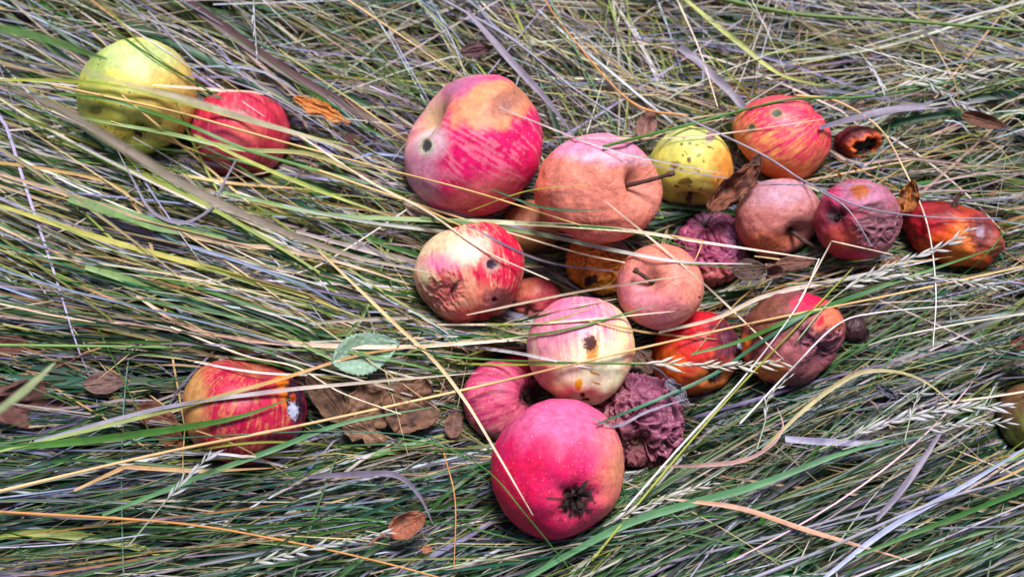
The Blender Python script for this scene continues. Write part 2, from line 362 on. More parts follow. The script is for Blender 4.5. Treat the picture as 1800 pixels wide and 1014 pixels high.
 dict(id='orange20', finew=.6, lump=.06, c=(1221, 621), r=(77, 75), zo=-.01, cal=(1257, 664, 1), calsize=.55, base=(214, 104, 62), var=(200, 80, 56), blush=(184, 24, 38), bdir=(1200, 555), bw=.8, bk=.9, sfreq=6, stripe=.4, dots=.2, rough=.4,
      P=[P(1282, 592, 34, 44, (96, 48, 62), rot=15, soft=.4, edge=.35, sink=1, wr=.4), P(1215, 605, 42, 22, (206, 40, 44), soft=.6, k=.8), P(1258, 664, 36, 26, (182, 112, 62), soft=.5, k=.8), P(1175, 650, 28, 40, (226, 110, 44), soft=.6), P(1256, 661, 12, 9, (46, 30, 34), soft=.4)],
      label="orange apple with crimson top and dark purple right side, under the round salmon apple", ),
 dict(id='rot21', finew=1.3, lump=.09, c=(1394, 595), r=(91, 84), zo=0, stem=(1460, 640, .2), cav=(.3, .2), base=(128, 72, 72), var=(140, 80, 84), blush=(110, 60, 52), bdir=(1340, 550), bw=.6, bk=.6, sfreq=5, stripe=.1, dots=.1, rough=.5, bump=.7,
      P=[P(1352, 562, 44, 50, (112, 66, 48), soft=.5), P(1385, 625, 50, 34, (166, 96, 98), soft=.5), P(1432, 526, 44, 18, (196, 34, 72), rot=-25, soft=.35), P(1458, 560, 30, 26, (224, 124, 88), rot=-50, soft=.6, k=.85), P(1440, 565, 5, 10, (214, 40, 60), rot=30), P(1352, 650, 32, 18, (226, 128, 74), soft=.4, edge=.5), P(1312, 608, 10, 22, (226, 124, 54), soft=.4),
         P(1414, 592, 9, 19, (64, 34, 48), rot=25, soft=.4, edge=.6, sink=2.5), P(1455, 615, 34, 36, (140, 82, 92), rot=-30, soft=.3, edge=.5, sink=2, wr=.9), P(1430, 600, 45, 6, (84, 44, 56), rot=35, soft=.6, sink=1.2)], label="brown rotten apple with a crimson and orange upper right edge, lowest of the right cluster", ),
 dict(id='left22', c=(431, 724), r=(108, 94), zo=-.006, stem=(455, 638, .1), cav=(.35, .2), base=(204, 146, 84), var=(190, 110, 80), blush=(178, 20, 54), bdir=(480, 745), bw=1.75, bk=.93, sfreq=9, stripe=.85, dots=.9, rough=.4,
      P=[P(345, 700, 20, 60, (196, 160, 92), soft=.7, k=.8), P(455, 640, 34, 14, (150, 96, 66), soft=.5), P(498, 684, 12, 32, (228, 128, 36), rot=-12, soft=.5, k=.9), P(520, 706, 18, 46, (58, 30, 50), rot=-6, soft=.3, sink=1.5), P(516, 700, 7, 8, (190, 80, 36)), P(515, 722, 10, 14, (196, 202, 226), soft=.25, edge=.6), P(500, 780, 34, 28, (112, 40, 76), soft=.7, k=.7)],
      label="crimson apple with yellow left edge and a white mouldy spot, alone at lower left", ),
 dict(id='edge23', c=(1803, 730), r=(50, 60), zo=-.02, stem=(1790, 670, -.2), base=(104, 112, 52), var=(84, 92, 44), blush=(110, 44, 42), bdir=(1770, 690), bw=.5, bk=.6, sfreq=5, stripe=.3, dots=.1, rough=.45, P=[],
      label="dark olive green apple sunk in a hollow at the right edge of the photo", ),
 dict(id='red26', c=(902, 655), r=(40, 34), zo=-.03, stem=(900, 630, -.2), base=(180, 30, 58), var=(170, 40, 60), blush=(170, 16, 44), bdir=(900, 640), bw=.6, bk=.6, sfreq=5, stripe=.3, dots=.1, rough=.4, P=[],
      label="sliver of a red apple showing above the dull pink striped apple", ),
]


def basis(C):
    v = CAM - C; v = v / np.linalg.norm(v)
    r = np.cross(UPV, v); r /= np.linalg.norm(r)
    u = np.cross(v, r)
    return r, u, v


def solve_heights():
    for a in APPLES:
        rm = (a['r'][0] + a['r'][1]) / 2 * K * DIST
        a['zt'] = -0.018 + rm * 0.85 + a['zo']
        a['z'] = a['zt']
    for it in range(400):
        for a in APPLES:
            a['C'] = at(a['c'][0], a['c'][1], a['z']); a['R'] = (a['r'][0] + a['r'][1]) / 2 * K * ((a['C'] - CAM) @ FW)
            a['dz'] = (a['zt'] - a['z']) * 0.01
        for i, a in enumerate(APPLES):
            for b in APPLES[i + 1:]:
                d = b['C'] - a['C']; L = np.linalg.norm(d); e = d / L

                def rd(q):
                    rx, ry = q['r']; th = math.radians(q.get('rot', 0))
                    ex = e[0] * math.cos(th) + e[1] * math.sin(th); ey = -e[0] * math.sin(th) + e[1] * math.cos(th)
                    s = q['R'] / ((rx + ry) / 2)
                    rz = (rx + ry) / 2 * .97
                    return s / math.sqrt((ex / rx) ** 2 + (ey / ry) ** 2 + (e[2] / rz) ** 2)
                ov = rd(a) + rd(b) - L
                if ov > 0:
                    s = 1 if b['zt'] > a['zt'] else -1
                    if abs(d[2]) > .004: s = 1 if d[2] > 0 else -1
                    b['dz'] += s * ov * .5; a['dz'] -= s * ov * .5
        for a in APPLES: a['z'] += a['dz']
    for a in APPLES: a['C'] = at(a['c'][0], a['c'][1], a['z'])


solve_heights()


def tube(pts, rad, cols, sides=6, close=True):
    pts = np.asarray(pts); n = len(pts)
    rad = np.broadcast_to(np.asarray(rad, float), (n,))
    T = np.gradient(pts, axis=0); T /= np.linalg.norm(T, axis=1)[:, None] + 1e-12
    ref = np.array([0.13, 0.31, 0.94])
    S = np.cross(T, ref); S /= np.linalg.norm(S, axis=1)[:, None] + 1e-9
    N = np.cross(S, T)
    ang = np.arange(sides) / sides * 2 * math.pi
    V = pts[:, None] + rad[:, None, None] * (np.cos(ang)[None, :, None] * S[:, None] + np.sin(ang)[None, :, None] * N[:, None])
    V = V.reshape(-1, 3)
    i = np.arange(n - 1)[:, None] * sides; j = np.arange(sides)[None]; j2 = (j + 1) % sides
    F = np.stack([i + j, i + j2, i + sides + j2, i + sides + j], -1).reshape(-1, 4)
    c = np.broadcast_to(np.asarray(cols, float), (n, 3)) if np.ndim(cols) > 1 else np.tile(np.asarray(cols, float), (n, 1))
    C = np.repeat(c, sides, axis=0)
    if close:
        V = np.concatenate([V, pts[:1], pts[-1:]]); C = np.concatenate([C, c[:1], c[-1:]])
        k = n * sides
        jj = np.arange(sides); jn = (jj + 1) % sides
        f1 = np.stack([np.full(sides, k), jn, jj, jj], -1); f2 = np.stack([np.full(sides, k + 1), (n - 1) * sides + jj, (n - 1) * sides + jn, (n - 1) * sides + jn], -1)
        # triangles expressed as thin quads are invalid: use separate mid points instead
        return V, F, C, (f1[:, :3], f2[:, :3])
    return V, F, C, None


def mesh_any(name, parts, mat, parent=None, origin=None, mk_aux=True):
    """parts: list of (V, F4, C, tris). Everything is triangulated into one mesh."""
    Vs, Fs, Cs, o = [], [], [], 0
    for V, F, C, tr in parts:
        Fs.append(np.concatenate([F[:, [0, 1, 2]], F[:, [0, 2, 3]]]) + o)
        if tr is not None:
            for q in tr: Fs.append(q + o)
        Vs.append(V); Cs.append(C); o += len(V)
    V = np.concatenate(Vs); C = np.concatenate(Cs); F = np.concatenate(Fs)
    if origin is not None: V = V - origin
    return mesh(name, V, F, C, np.zeros((len(V), 3)) if mk_aux else None, mat=mat, parent=parent)


def make_apple(a, seed):
    C = a['C']; r_, u_, v_ = basis(C)
    depth = (C - CAM) @ FW
    pxm = K * depth
    rx, ry = a['r']
    rm = (rx + ry) / 2
    rs = np.random.default_rng(100 + seed)
    poleispec = 'stem' if 'stem' in a else 'cal'
    px, py, s = a[poleispec]
    X, Y = (px - a['c'][0]) / rx, -(py - a['c'][1]) / ry
    q = math.hypot(X, Y)
    if q > .98: X, Y = X / q * .98, Y / q * .98
    Z = math.sqrt(max(0.01, 1 - X * X - Y * Y)) * (1 if s > 0 else -1)
    if abs(s) < 1: Z = math.copysign(max(abs(Z), .01), s)
    ax = np.array([X, Y, Z]); ax /= np.linalg.norm(ax)
    if poleispec == 'cal': ax = -ax
    big = max(rx, ry)
    nu, nv = (int(big * 3.6), int(big * 1.9))
    wr = a.get('wrinkle', 0)
    if wr: nu, nv = int(nu * 1.0), int(nv * 1.2)
    th = np.linspace(0, math.pi, nv)
    ph = np.arange(nu) / nu * 2 * math.pi
    TH, PH = np.meshgrid(th, ph, indexing='ij')
    TH = TH.ravel(); PH = PH.ravel()
    b1 = np.cross(ax, [0.3, 0.5, 0.8]); b1 /= np.linalg.norm(b1); b2 = np.cross(ax, b1)
    cs, cc = a.get('cav', (.42, .26))
    rho = 1 - cs * np.exp(-(TH / .34) ** 2) - cc * np.exp(-((math.pi - TH) / .30) ** 2)
    L = sstep(1.2, 2.9, TH)
    rho = rho * (1 + .022 * L * np.cos(5 * PH + seed) + .012 * np.cos(2 * PH + seed * 2.3) * np.sin(TH))
    xy = rho * np.sin(TH) * (1 + .09 * np.cos(TH))
    zz = rho * np.cos(TH) * .9
    D = xy[:, None] * (np.cos(PH)[:, None] * b1 + np.sin(PH)[:, None] * b2) + zz[:, None] * ax
    U = np.sin(TH)[:, None] * (np.cos(PH)[:, None] * b1 + np.sin(PH)[:, None] * b2) + np.cos(TH)[:, None] * ax
    D = D * (1 + a.get('lump', .04) * fbm(U * (1.3 + 6 * a.get('lump', .04)) + seed * 5.1, 2) + .006 * pn(U * 5 + seed))[:, None]
    # fit the silhouette size
    rot = math.radians(a.get('rot', 0)); cr, sr = math.cos(rot), math.sin(rot)
    Q = np.stack([D[:, 0] * cr + D[:, 1] * sr, -D[:, 0] * sr + D[:, 1] * cr, D[:, 2]], -1)
    lo, hi = Q.min(0), Q.max(0)
    Q -= (lo + hi) / 2
    sc = np.array([rx, ry, rm * .97]) / ((hi - lo) / 2)
    Q *= sc
    D = np.stack([Q[:, 0] * cr - Q[:, 1] * sr, Q[:, 0] * sr + Q[:, 1] * cr, Q[:, 2]], -1)   # in reference pixels
    X, Y, Z = D[:, 0], D[:, 1], D[:, 2]
    # ---------------- colour
    # meridional stripe noise
    mer = np.stack([np.cos(PH) * a['sfreq'] * .9, np.sin(PH) * a['sfreq'] * .9, TH * 1.1 + seed], -1)
    s1 = fbm(mer + .25 * fbm(U * 4, 2)[:, None], 3)
    s2 = pn(np.stack([np.cos(PH) * a['sfreq'] * 3.2, np.sin(PH) * a['sfreq'] * 3.2, TH * 2.2 + seed * 3], -1))
    blot = fbm(U * 3.1 + seed * 2.2, 4); fine = fbm(U * 13 + seed, 3)
    col = np.tile(lin(a['base']), (len(U), 1))
    col = mix(col, lin(a['var']), sstep(-.25, .35, blot + .3 * s1))
    bx, by = a['bdir']; bd = np.array([(bx - a['c'][0]) / rx, -(by - a['c'][1]) / ry, 0.5]); bd /= np.linalg.norm(bd)
    bm = U @ bd
    st = a['stripe']
    bmask = sstep(-.35, .4, bm - 1 + a['bw'] + .75 * st * (s1 * 1.2 + s2 * .6) + .35 * blot + .15 * fine)
    bl = np.clip(lin(a['blush']) * np.array([1, 1.0, 1.5]), 0, .8)
    col = mix(col, bl, bmask * a['bk'])
    s3 = pn(np.stack([np.cos(PH) * a['sfreq'] * 2.4, np.sin(PH) * a['sfreq'] * 2.4, TH * 2.6 + seed * 7], -1) + .15 * fine[:, None])
    s4 = pn(np.stack([np.cos(PH) * a['sfreq'] * 1.1, np.sin(PH) * a['sfreq'] * 1.1, TH * .8 + seed * 11], -1) + .12 * fine[:, None])
    col = mix(col, bl * .62, sstep(.0, .45, s1 + .5 * s2) * st * .75 * bmask)
    light = sstep(.0, .55, .7 * s3 + .45 * s4 + .75 * blot + .5 * fine - .25 * (bm - .8))
    lc = .55 * lin(a['var']) + .45 * lin(a['base'])
    col = mix(col, lc, light * st * .72 * np.clip(bmask * 1.5, 0, 1))
    col = mix(col, bl, sstep(.12, .42, -s3 - .5 * s4 + .3 * blot) * st * .55 * (1 - bmask) * sstep(-.9, .3, bm))
    if a.get('cavc'): col = mix(col, lin(a['cavc']), np.exp(-(TH / .42) ** 2) * .8)
    # russet at the stem cavity
    col = mix(col, lin((140, 104, 66)), np.exp(-(TH / .22) ** 2) * .6)
    disp = np.zeros(len(U)); wmask = np.full(len(U), float(wr)); roughm = np.full(len(U), a['rough']); dots = np.full(len(U), float(a['dots']))
    for k, (x, y, prx, pry, prot, c, soft, edge, kk, sink, pwr) in enumerate(a['P']):
        dx, dy = X - (x - a['c'][0]), Y + (y - a['c'][1])
        tt = math.radians(-prot); cx, sx = math.cos(tt), math.sin(tt)
        ex, ey = (dx * cx + dy * sx) / prx, (-dx * sx + dy * cx) / pry
        dd = np.sqrt(ex ** 2 + ey ** 2) + np.maximum(0, -Z / rm + .1) * 3
        f = min(12, 2.0 * rm / max(prx, pry))
        n_ = fbm(U * f * 1.3 + k * 9.1 + seed, 4)
        m = sstep(1 + soft, 1 - soft, dd + edge * n_ * 1.6)
        if soft >= .5: m = m * (.75 + .5 * np.clip(n_ + .4 * s1 + .3, 0, 1))
        m = np.clip(m, 0, 1)
        tone = 1 + .35 * fbm(U * 7 + k, 3)
        col = col + (lin(c)[None] * tone[:, None] - col) * (m * kk)[:, None]
        if soft < .5 and prx > 14: dots *= 1 - .8 * m
        if sink: disp -= sink / 1000.0 / pxm * sstep(1.25, .3, dd + edge * n_) * (1 + .4 * n_)
        if pwr: wmask = np.maximum(wmask, pwr * m)
        if soft < .5: roughm += .12 * m * kk
    # specks
    for k in range(a.get('specks', 0)):
        if k % 3 == 0: vx = rs.normal(size=3); vx /= np.linalg.norm(vx)
        else:
            ref = spk[rs.integers(0, len(spk))] if k > 3 else vx
            vx = ref + rs.normal(size=3) * .17; vx /= np.linalg.norm(vx)
        if k == 0: spk = []
        spk.append(vx)
        ang = np.arccos(np.clip(U @ vx, -1, 1)) * rm
        sz = a['specksz'] * rs.uniform(.45, 1.15)
        m = sstep(sz * 1.25, sz * .6, ang + fine * 1.5)
        col = mix(col, lin(a['speckc']), m * rs.uniform(.6, .95))
    # wrinkles
    if a.get('finew'):
        fw = U * 6.5 + .8 * np.stack([fbm(U * 4 + 3, 2), fbm(U * 4 + 13, 2), fbm(U * 4 + 31, 2)], -1)
        l1 = np.exp(-(pn(fw) / .07) ** 2) * sstep(-.1, .35, fbm(U * 2.3 + seed + 40, 2)); l2 = np.exp(-(pn(fw * 2.1 + 9) / .09) ** 2)
        disp += a['finew'] * rm * (-.012 * l1 - .004 * l2 + .010 * fbm(U * 5 + 70, 2))
        col = col * (1 - .14 * l1 - .08 * l2)[:, None] * (1 + .28 * fbm(U * 9 + 4, 3))[:, None]  # fine creases darkened in the colour, adding to their shade
    if wmask.max() > 0:
        wv = U * 3.0 + .45 * np.stack([fbm(U * 2.2 + 3, 2), fbm(U * 2.2 + 13, 2), fbm(U * 2.2 + 31, 2)], -1)
        if a.get('wmode') == 'mer':
            mm = np.stack([np.cos(PH) * 2.6, np.sin(PH) * 2.6, TH * .9 + seed], -1) + .35 * fbm(U * 3, 2)[:, None]
            n1 = pn(mm); n2 = pn(wv * 1.9)
            d1 = np.exp(-(n1 / .10) ** 2); d2 = np.exp(-(n2 / .09) ** 2) * .45
            cre = np.maximum(d1, d2); body = np.abs(n1) * 1.2
        else:
            n1 = pn(wv * .95); n2 = pn(wv * 2.1 + 5); wmask = wmask * (.55 + .9 * sstep(-.3, .3, fbm(U * 1.4 + seed * 2, 2)))
            d1 = np.exp(-(n1 / .12) ** 2); d2 = np.exp(-(n2 / .13) ** 2) * .45
            cre = np.maximum(d1, d2); body = np.abs(n1) + .5 * np.abs(n2)
            fold_ = np.exp(-(n1 / .17) ** 2) + .5 * np.exp(-(n2 / .16) ** 2)
            disp += wmask * rm * (.021 * fold_ - .014 * np.exp(-(pn(wv * 1.7 + 40) / .07) ** 2) + .030 * fbm(U * 2.6 + seed, 3))
            disp -= wmask * rm * (-.022 * cre + .018 * body)   # folds stand up, hollows stay broad
            cre = np.exp(-((np.abs(n1) - .22) / .06) ** 2)
        disp += wmask * (-.045 * cre + .035 * body) * rm
        disp += wmask * .008 * rm * fbm(U * 16, 2)
        col = col * (1 - .25 * np.clip(wmask, 0, 1) * cre)[:, None]  # crease shade partly painted into the skin colour
    col = col * (1 + .10 * fine)[:, None]
    nrm = D / np.linalg.norm(D, axis=1)[:, None]
    D = D + nrm * disp[:, None]
    W = (D[:, :1] * r_ + D[:, 1:2] * u_ + D[:, 2:] * v_) * pxm
    aux = np.stack([dots, np.clip(roughm, .2, .9), np.full(len(U), a.get('bump', .25))], -1)
    i = np.arange(nu * nv).reshape(nv, nu)
    F = np.stack([i[:-1], i[1:], np.roll(i, -1, 1)[1:], np.roll(i, -1, 1)[:-1]], -1).reshape(-1, 4)
    lum = col.mean(1, keepdims=True); col = lum + (col - lum) * 1.06
    o = mesh("apple", W, F, np.clip(col * .98, .004, .9), aux, mat=M_SKIN)
    o.location = C
    tag(o, a['label'], "apple", a.get('group', "windfall apples lying in the grass"))
    a['obj'] = o
    spole = W[0]; cpole = W[-1]
    wax = ax[0] * r_ + ax[1] * u_ + ax[2] * v_
    # stalk
    if 'stem_to' in a:
        ex, ey, lift = a['stem_to']
        e0 = spole - wax * .001
        q = ((ex - a['c'][0]) * r_ - (ey - a['c'][1]) * u_) * pxm
        e1 = q + v_ * ((spole @ v_) + lift / 1000)
        t = np.linspace(0, 1, 14)[:, None]
        mid = e0 + wax * np.linalg.norm(e1 - e0) * .55
        pts = (1 - t) ** 2 * e0 + 2 * t * (1 - t) * mid + t ** 2 * e1
        pts = pts + .0003 * np.stack([fbm(pts * 300 + 5, 2), fbm(pts * 300 + 15, 2), fbm(pts * 300 + 25, 2)], -1)
        rr = .0011 + .0007 * (t[:, 0] > .86) + .0004 * (1 - t[:, 0]); rr = rr * (1 + .15 * fbm(pts * 700, 2))
        cc_ = lin((84, 62, 54)) * (.7 + .6 * rs.random((14, 1)))
        mesh_any("stem", [tube(pts, rr, cc_, 8)], M_WOOD, parent=o)
    # calyx
    if a.get('calsize'):
        S = a['calsize'] * .006
        c0 = cpole - wax * .0015
        parts = []
        t1 = np.cross(wax, [0.2, .9, .3]); t1 /= np.linalg.norm(t1); t2 = np.cross(wax, t1)
        for k in range(9):
            an = k / 9 * 2 * math.pi + rs.uniform(-.35, .35); rd_ = math.cos(an) * t1 + math.sin(an) * t2
            side = np.cross(rd_, wax)
            n = 7; t = np.linspace(0, 1, n)[:, None]
            ln = S * rs.uniform(.5, 1.15)
            pts = c0 + rd_ * ln * (t + .1) - wax * S * (.9 * np.sin(t * 2.2) * rs.uniform(.4, 1)) + side * S * .6 * rs.uniform(-1, 1) * t ** 2 + side * S * .08 * np.sin(t * 9 + k)
            wd = (S * .34 * (1 - t) ** .8 + .00015)
            V = np.concatenate([pts - side * wd, pts + wax * .0002 * 1, pts + side * wd])
            jj = np.arange(n - 1)
            F4 = np.concatenate([np.stack([jj, jj + 1, n + jj + 1, n + jj], -1), np.stack([n + jj, n + jj + 1, 2 * n + jj + 1, 2 * n + jj], -1)])
            Cc = np.tile(lin((60, 46, 44)) * rs.uniform(.5, 1.6), (3 * n, 1))
            parts.append((V, F4, Cc, None))
        for k in range(26):
            rdv = rs.normal(size=3); rdv -= wax * (rdv @ wax); rdv /= np.linalg.norm(rdv)
            t = np.linspace(0, 1, 5)[:, None]
            pts = c0 - wax * S * t * rs.uniform(.4, .9) + rdv * S * (.25 + .35 * t) * rs.uniform(.3, 1)
            parts.append(tube(pts, np.linspace(.00035, .00015, 5), lin((52, 38, 30)) * rs.uniform(.5, 2), 4))
        mesh_any("calyx", parts, M_WOOD, parent=o)
    # ellipsoid used later for draping grass
    a['ell'] = (C, np.stack([(cr * r_ + sr * u_), (-sr * r_ + cr * u_), v_]), np.array([rx, ry, rm * .97]) * pxm)


for n_, a in enumerate(APPLES): make_apple(a, n_ + 1)
bpy.context.view_layer.update()


# ------------------------------------------------------------------ draping over the apples
def ray_hit(px, py, inflate=1.05):
    """depth (along FW) of the nearest apple surface on each pixel's ray, inf if none"""
    r = ray(px, py)
    best = np.full(r.shape[:-1], np.inf)
    for a in APPLES:
        C, B, R = a['ell']
        R = R * inflate
        o = (B @ (CAM - C)) / R
        d = (r @ B.T) / R
        A = (d * d).sum(-1); Bq = (d * o).sum(-1); Cq = (o * o).sum() - 1
        disc = Bq * Bq - A * Cq
        t = np.where(disc > 0, (-Bq - np.sqrt(np.maximum(disc, 0))) / A, np.inf)
        best = np.minimum(best, t)
    return best


def catmull(p, n):
    p = np.asarray(p, float)
    p = np.concatenate([2 * p[:1] - p[1:2], p, 2 * p[-1:] - p[-2:-1]])
    m = len(p) - 3
    s = np.linspace(0, m - 1e-6, n); i = s.astype(int); t = (s - i)[:, None]
    a, b, c, d = p[i], p[i + 1], p[i + 2], p[i + 3]
    return .5 * ((2 * b) + (c - a) * t + (2 * a - 5 * b + 4 * c - d) * t ** 2 + (3 * b - a - 3 * c + d) * t ** 3)


def drape(poly, z0=.012, z1=None, n=64, kink=False):
    """pixel polyline -> world points resting on the mat and over whatever apples it crosses"""
    p = np.asarray(poly, float)
    if kink:
        seg = np.linalg.norm(np.diff(p, axis=0), axis=1); s = np.concatenate([[0], np.cumsum(seg)])
        q = np.linspace(0, s[-1], n); c = np.stack([np.interp(q, s, p[:, k]) for k in (0, 1)], -1)
    else:
        c = catmull(p, n)
        seg = np.linalg.norm(np.diff(c, axis=0), axis=1); s = np.concatenate([[0], np.cumsum(seg)])
        q = np.linspace(0, s[-1], n); c = np.stack([np.interp(q, s, c[:, k]) for k in (0, 1)], -1)
    z1 = z0 if z1 is None else z1
    zb = np.linspace(z0, z1, n)
    r = ray(c[:, 0], c[:, 1])
    tb = (zb - CAM[2]) / r[:, 2]
    hit = ray_hit(c[:, 0], c[:, 1]) - .0012
    need = np.minimum(tb, hit)
    # a taut strand: lower envelope in depth (stays in front of everything), then smoothed
    t = need.copy()
    step = s[-1] / (n - 1)
    wd = max(2, int(70 / max(step, 1)))
    for _ in range(3):
        pad = np.pad(t, wd, mode='edge')
        ker = np.hanning(2 * wd + 1); ker /= ker.sum()
        sm = np.convolve(pad, ker, 'valid')
        t = np.minimum(sm, need)
    pad = np.pad(t, 2, mode='edge'); t = np.minimum(np.convolve(pad, [.1, .2, .4, .2, .1], 'valid'), need)
    return CAM + r * t[:, None], c


def ribbons(PTS, W, COLS, roll, fold=.35, profile=None, uid=None):
    """PTS (B,N,3), W (B,N) half widths, COLS (B,N,3), roll (B,N). V-folded blades."""
    Bn, N, _ = PTS.shape
    T = np.gradient(PTS, axis=1); T /= np.linalg.norm(T, axis=2, keepdims=True) + 1e-9
    up = np.array([0, -.15, 1.0]); up /= np.linalg.norm(up)
    S = np.cross(T, up); S /= np.linalg.norm(S, axis=2, keepdims=True) + 1e-6
    Nn = np.cross(S, T)
    cr, sr = np.cos(roll)[..., None], np.sin(roll)[..., None]
    S2 = S * cr + Nn * sr; N2 = -S * sr + Nn * cr
    w_ = W[..., None]
    L = PTS - S2 * w_ + N2 * w_ * fold
    R = PTS + S2 * w_ + N2 * w_ * fold
    V = np.stack([L, PTS, R], 2).reshape(-1, 3)
    C = np.repeat(COLS[:, :, None], 3, 2).copy()
    C[:, :, 1] *= .86
    C = C.reshape(-1, 3)
    base = (np.arange(Bn) * N * 3)[:, None, None] + (np.arange(N - 1) * 3)[None, :, None]
    k = np.array([0, 1])[None, None]
    F = np.stack([base + k, base + k + 1, base + k + 4, base + k + 3], -1).reshape(-1, 4)
    seg = np.linalg.norm(np.diff(PTS, axis=1), axis=2); s = np.concatenate([np.zeros((Bn, 1)), np.cumsum(seg, 1)], 1)
    uid = rng.uniform(0, 500, Bn) if uid is None else uid
    A = np.zeros((Bn, N, 3, 3))
    A[..., 0] = np.array([-1, 0, 1.0])[None, None] * 1.0
    A[..., 1] = s[..., None] * 60 + uid[:, None, None]
    A[..., 2] = uid[:, None, None]
    return V, F, C, A.reshape(-1, 3)


# ------------------------------------------------------------------ the matted grass
GC = {  # albedo of the blades
 'green': (74, 124, 48), 'deep': (38, 84, 44), 'teal': (50, 110, 78), 'ygreen': (154, 164, 60), 'straw': (214, 182, 118), 'pale': (232, 214, 184),
 'lav': (138, 128, 146), 'grey': (172, 168, 184), 'tan': (200, 140, 76), 'orange': (204, 128, 66), 'white': (228, 224, 222), 'brown': (104, 80, 66), 'pink': (190, 150, 140)}
NAMES = list(GC)
GL = np.array([lin(GC[k]) for k in NAMES])
FIELD = np.array([  # px, py, flow angle (up positive), spread
 (100, 50, -25, 16), (400, 80, -28, 22), (800, 80, -30, 28), (1150, 80, -25, 38), (1500, 60, -12, 26), (1750, 60, -8, 22), (100, 400, -22, 10), (400, 450, -22, 12), (650, 450, -18, 16), (300, 300, -24, 10),
 (100, 600, -5, 10), (500, 600, -6, 14), (100, 760, 14, 12), (400, 870, 13, 12), (700, 900, 17, 20), (150, 950, 5, 12), (1100, 950, 20, 14), (1400, 850, 27, 14), (1700, 850, 28, 14), (1500, 980, 8, 12), (1600, 650, 30, 20),
 (1650, 520, 14, 10), (1700, 300, 18, 36), (1550, 480, 12, 10), (1000, 560, 5, 14), (1700, 180, -2, 40), (1180, 200, -20, 45), (650, 200, -33, 25), (1300, 500, 5, 12), (1250, 760, 30, 18)], float)


def field(px, py):
    d2 = (px[:, None] - FIELD[:, 0]) ** 2 + (py[:, None] - FIELD[:, 1]) ** 2
    w_ = np.exp(-d2 / (2 * 130.0 ** 2)) + 1e-9 / (1 + d2)
    w_ /= w_.sum(1, keepdims=True)
    return np.radians(w_ @ FIELD[:, 2]), np.radians(w_ @ FIELD[:, 3])


# dead leaves rest in shallow dips of the mat: (px, py, radius)
DIPS = [(643, 620, 62), (575, 700, 46), (655, 720, 58), (722, 712, 56), (640, 758, 36), (798, 745, 28), (65, 712, 84), (186, 672, 38), (275, 735, 40), (300, 770, 30), (1340, 474, 44),
        (1137, 218, 30), (1730, 212, 38), (20, 606, 34), (716, 922, 42), (838, 88, 30), (622, 262, 28), (1508, 250, 42), (1132, 634, 26), (1500, 580, 26)]


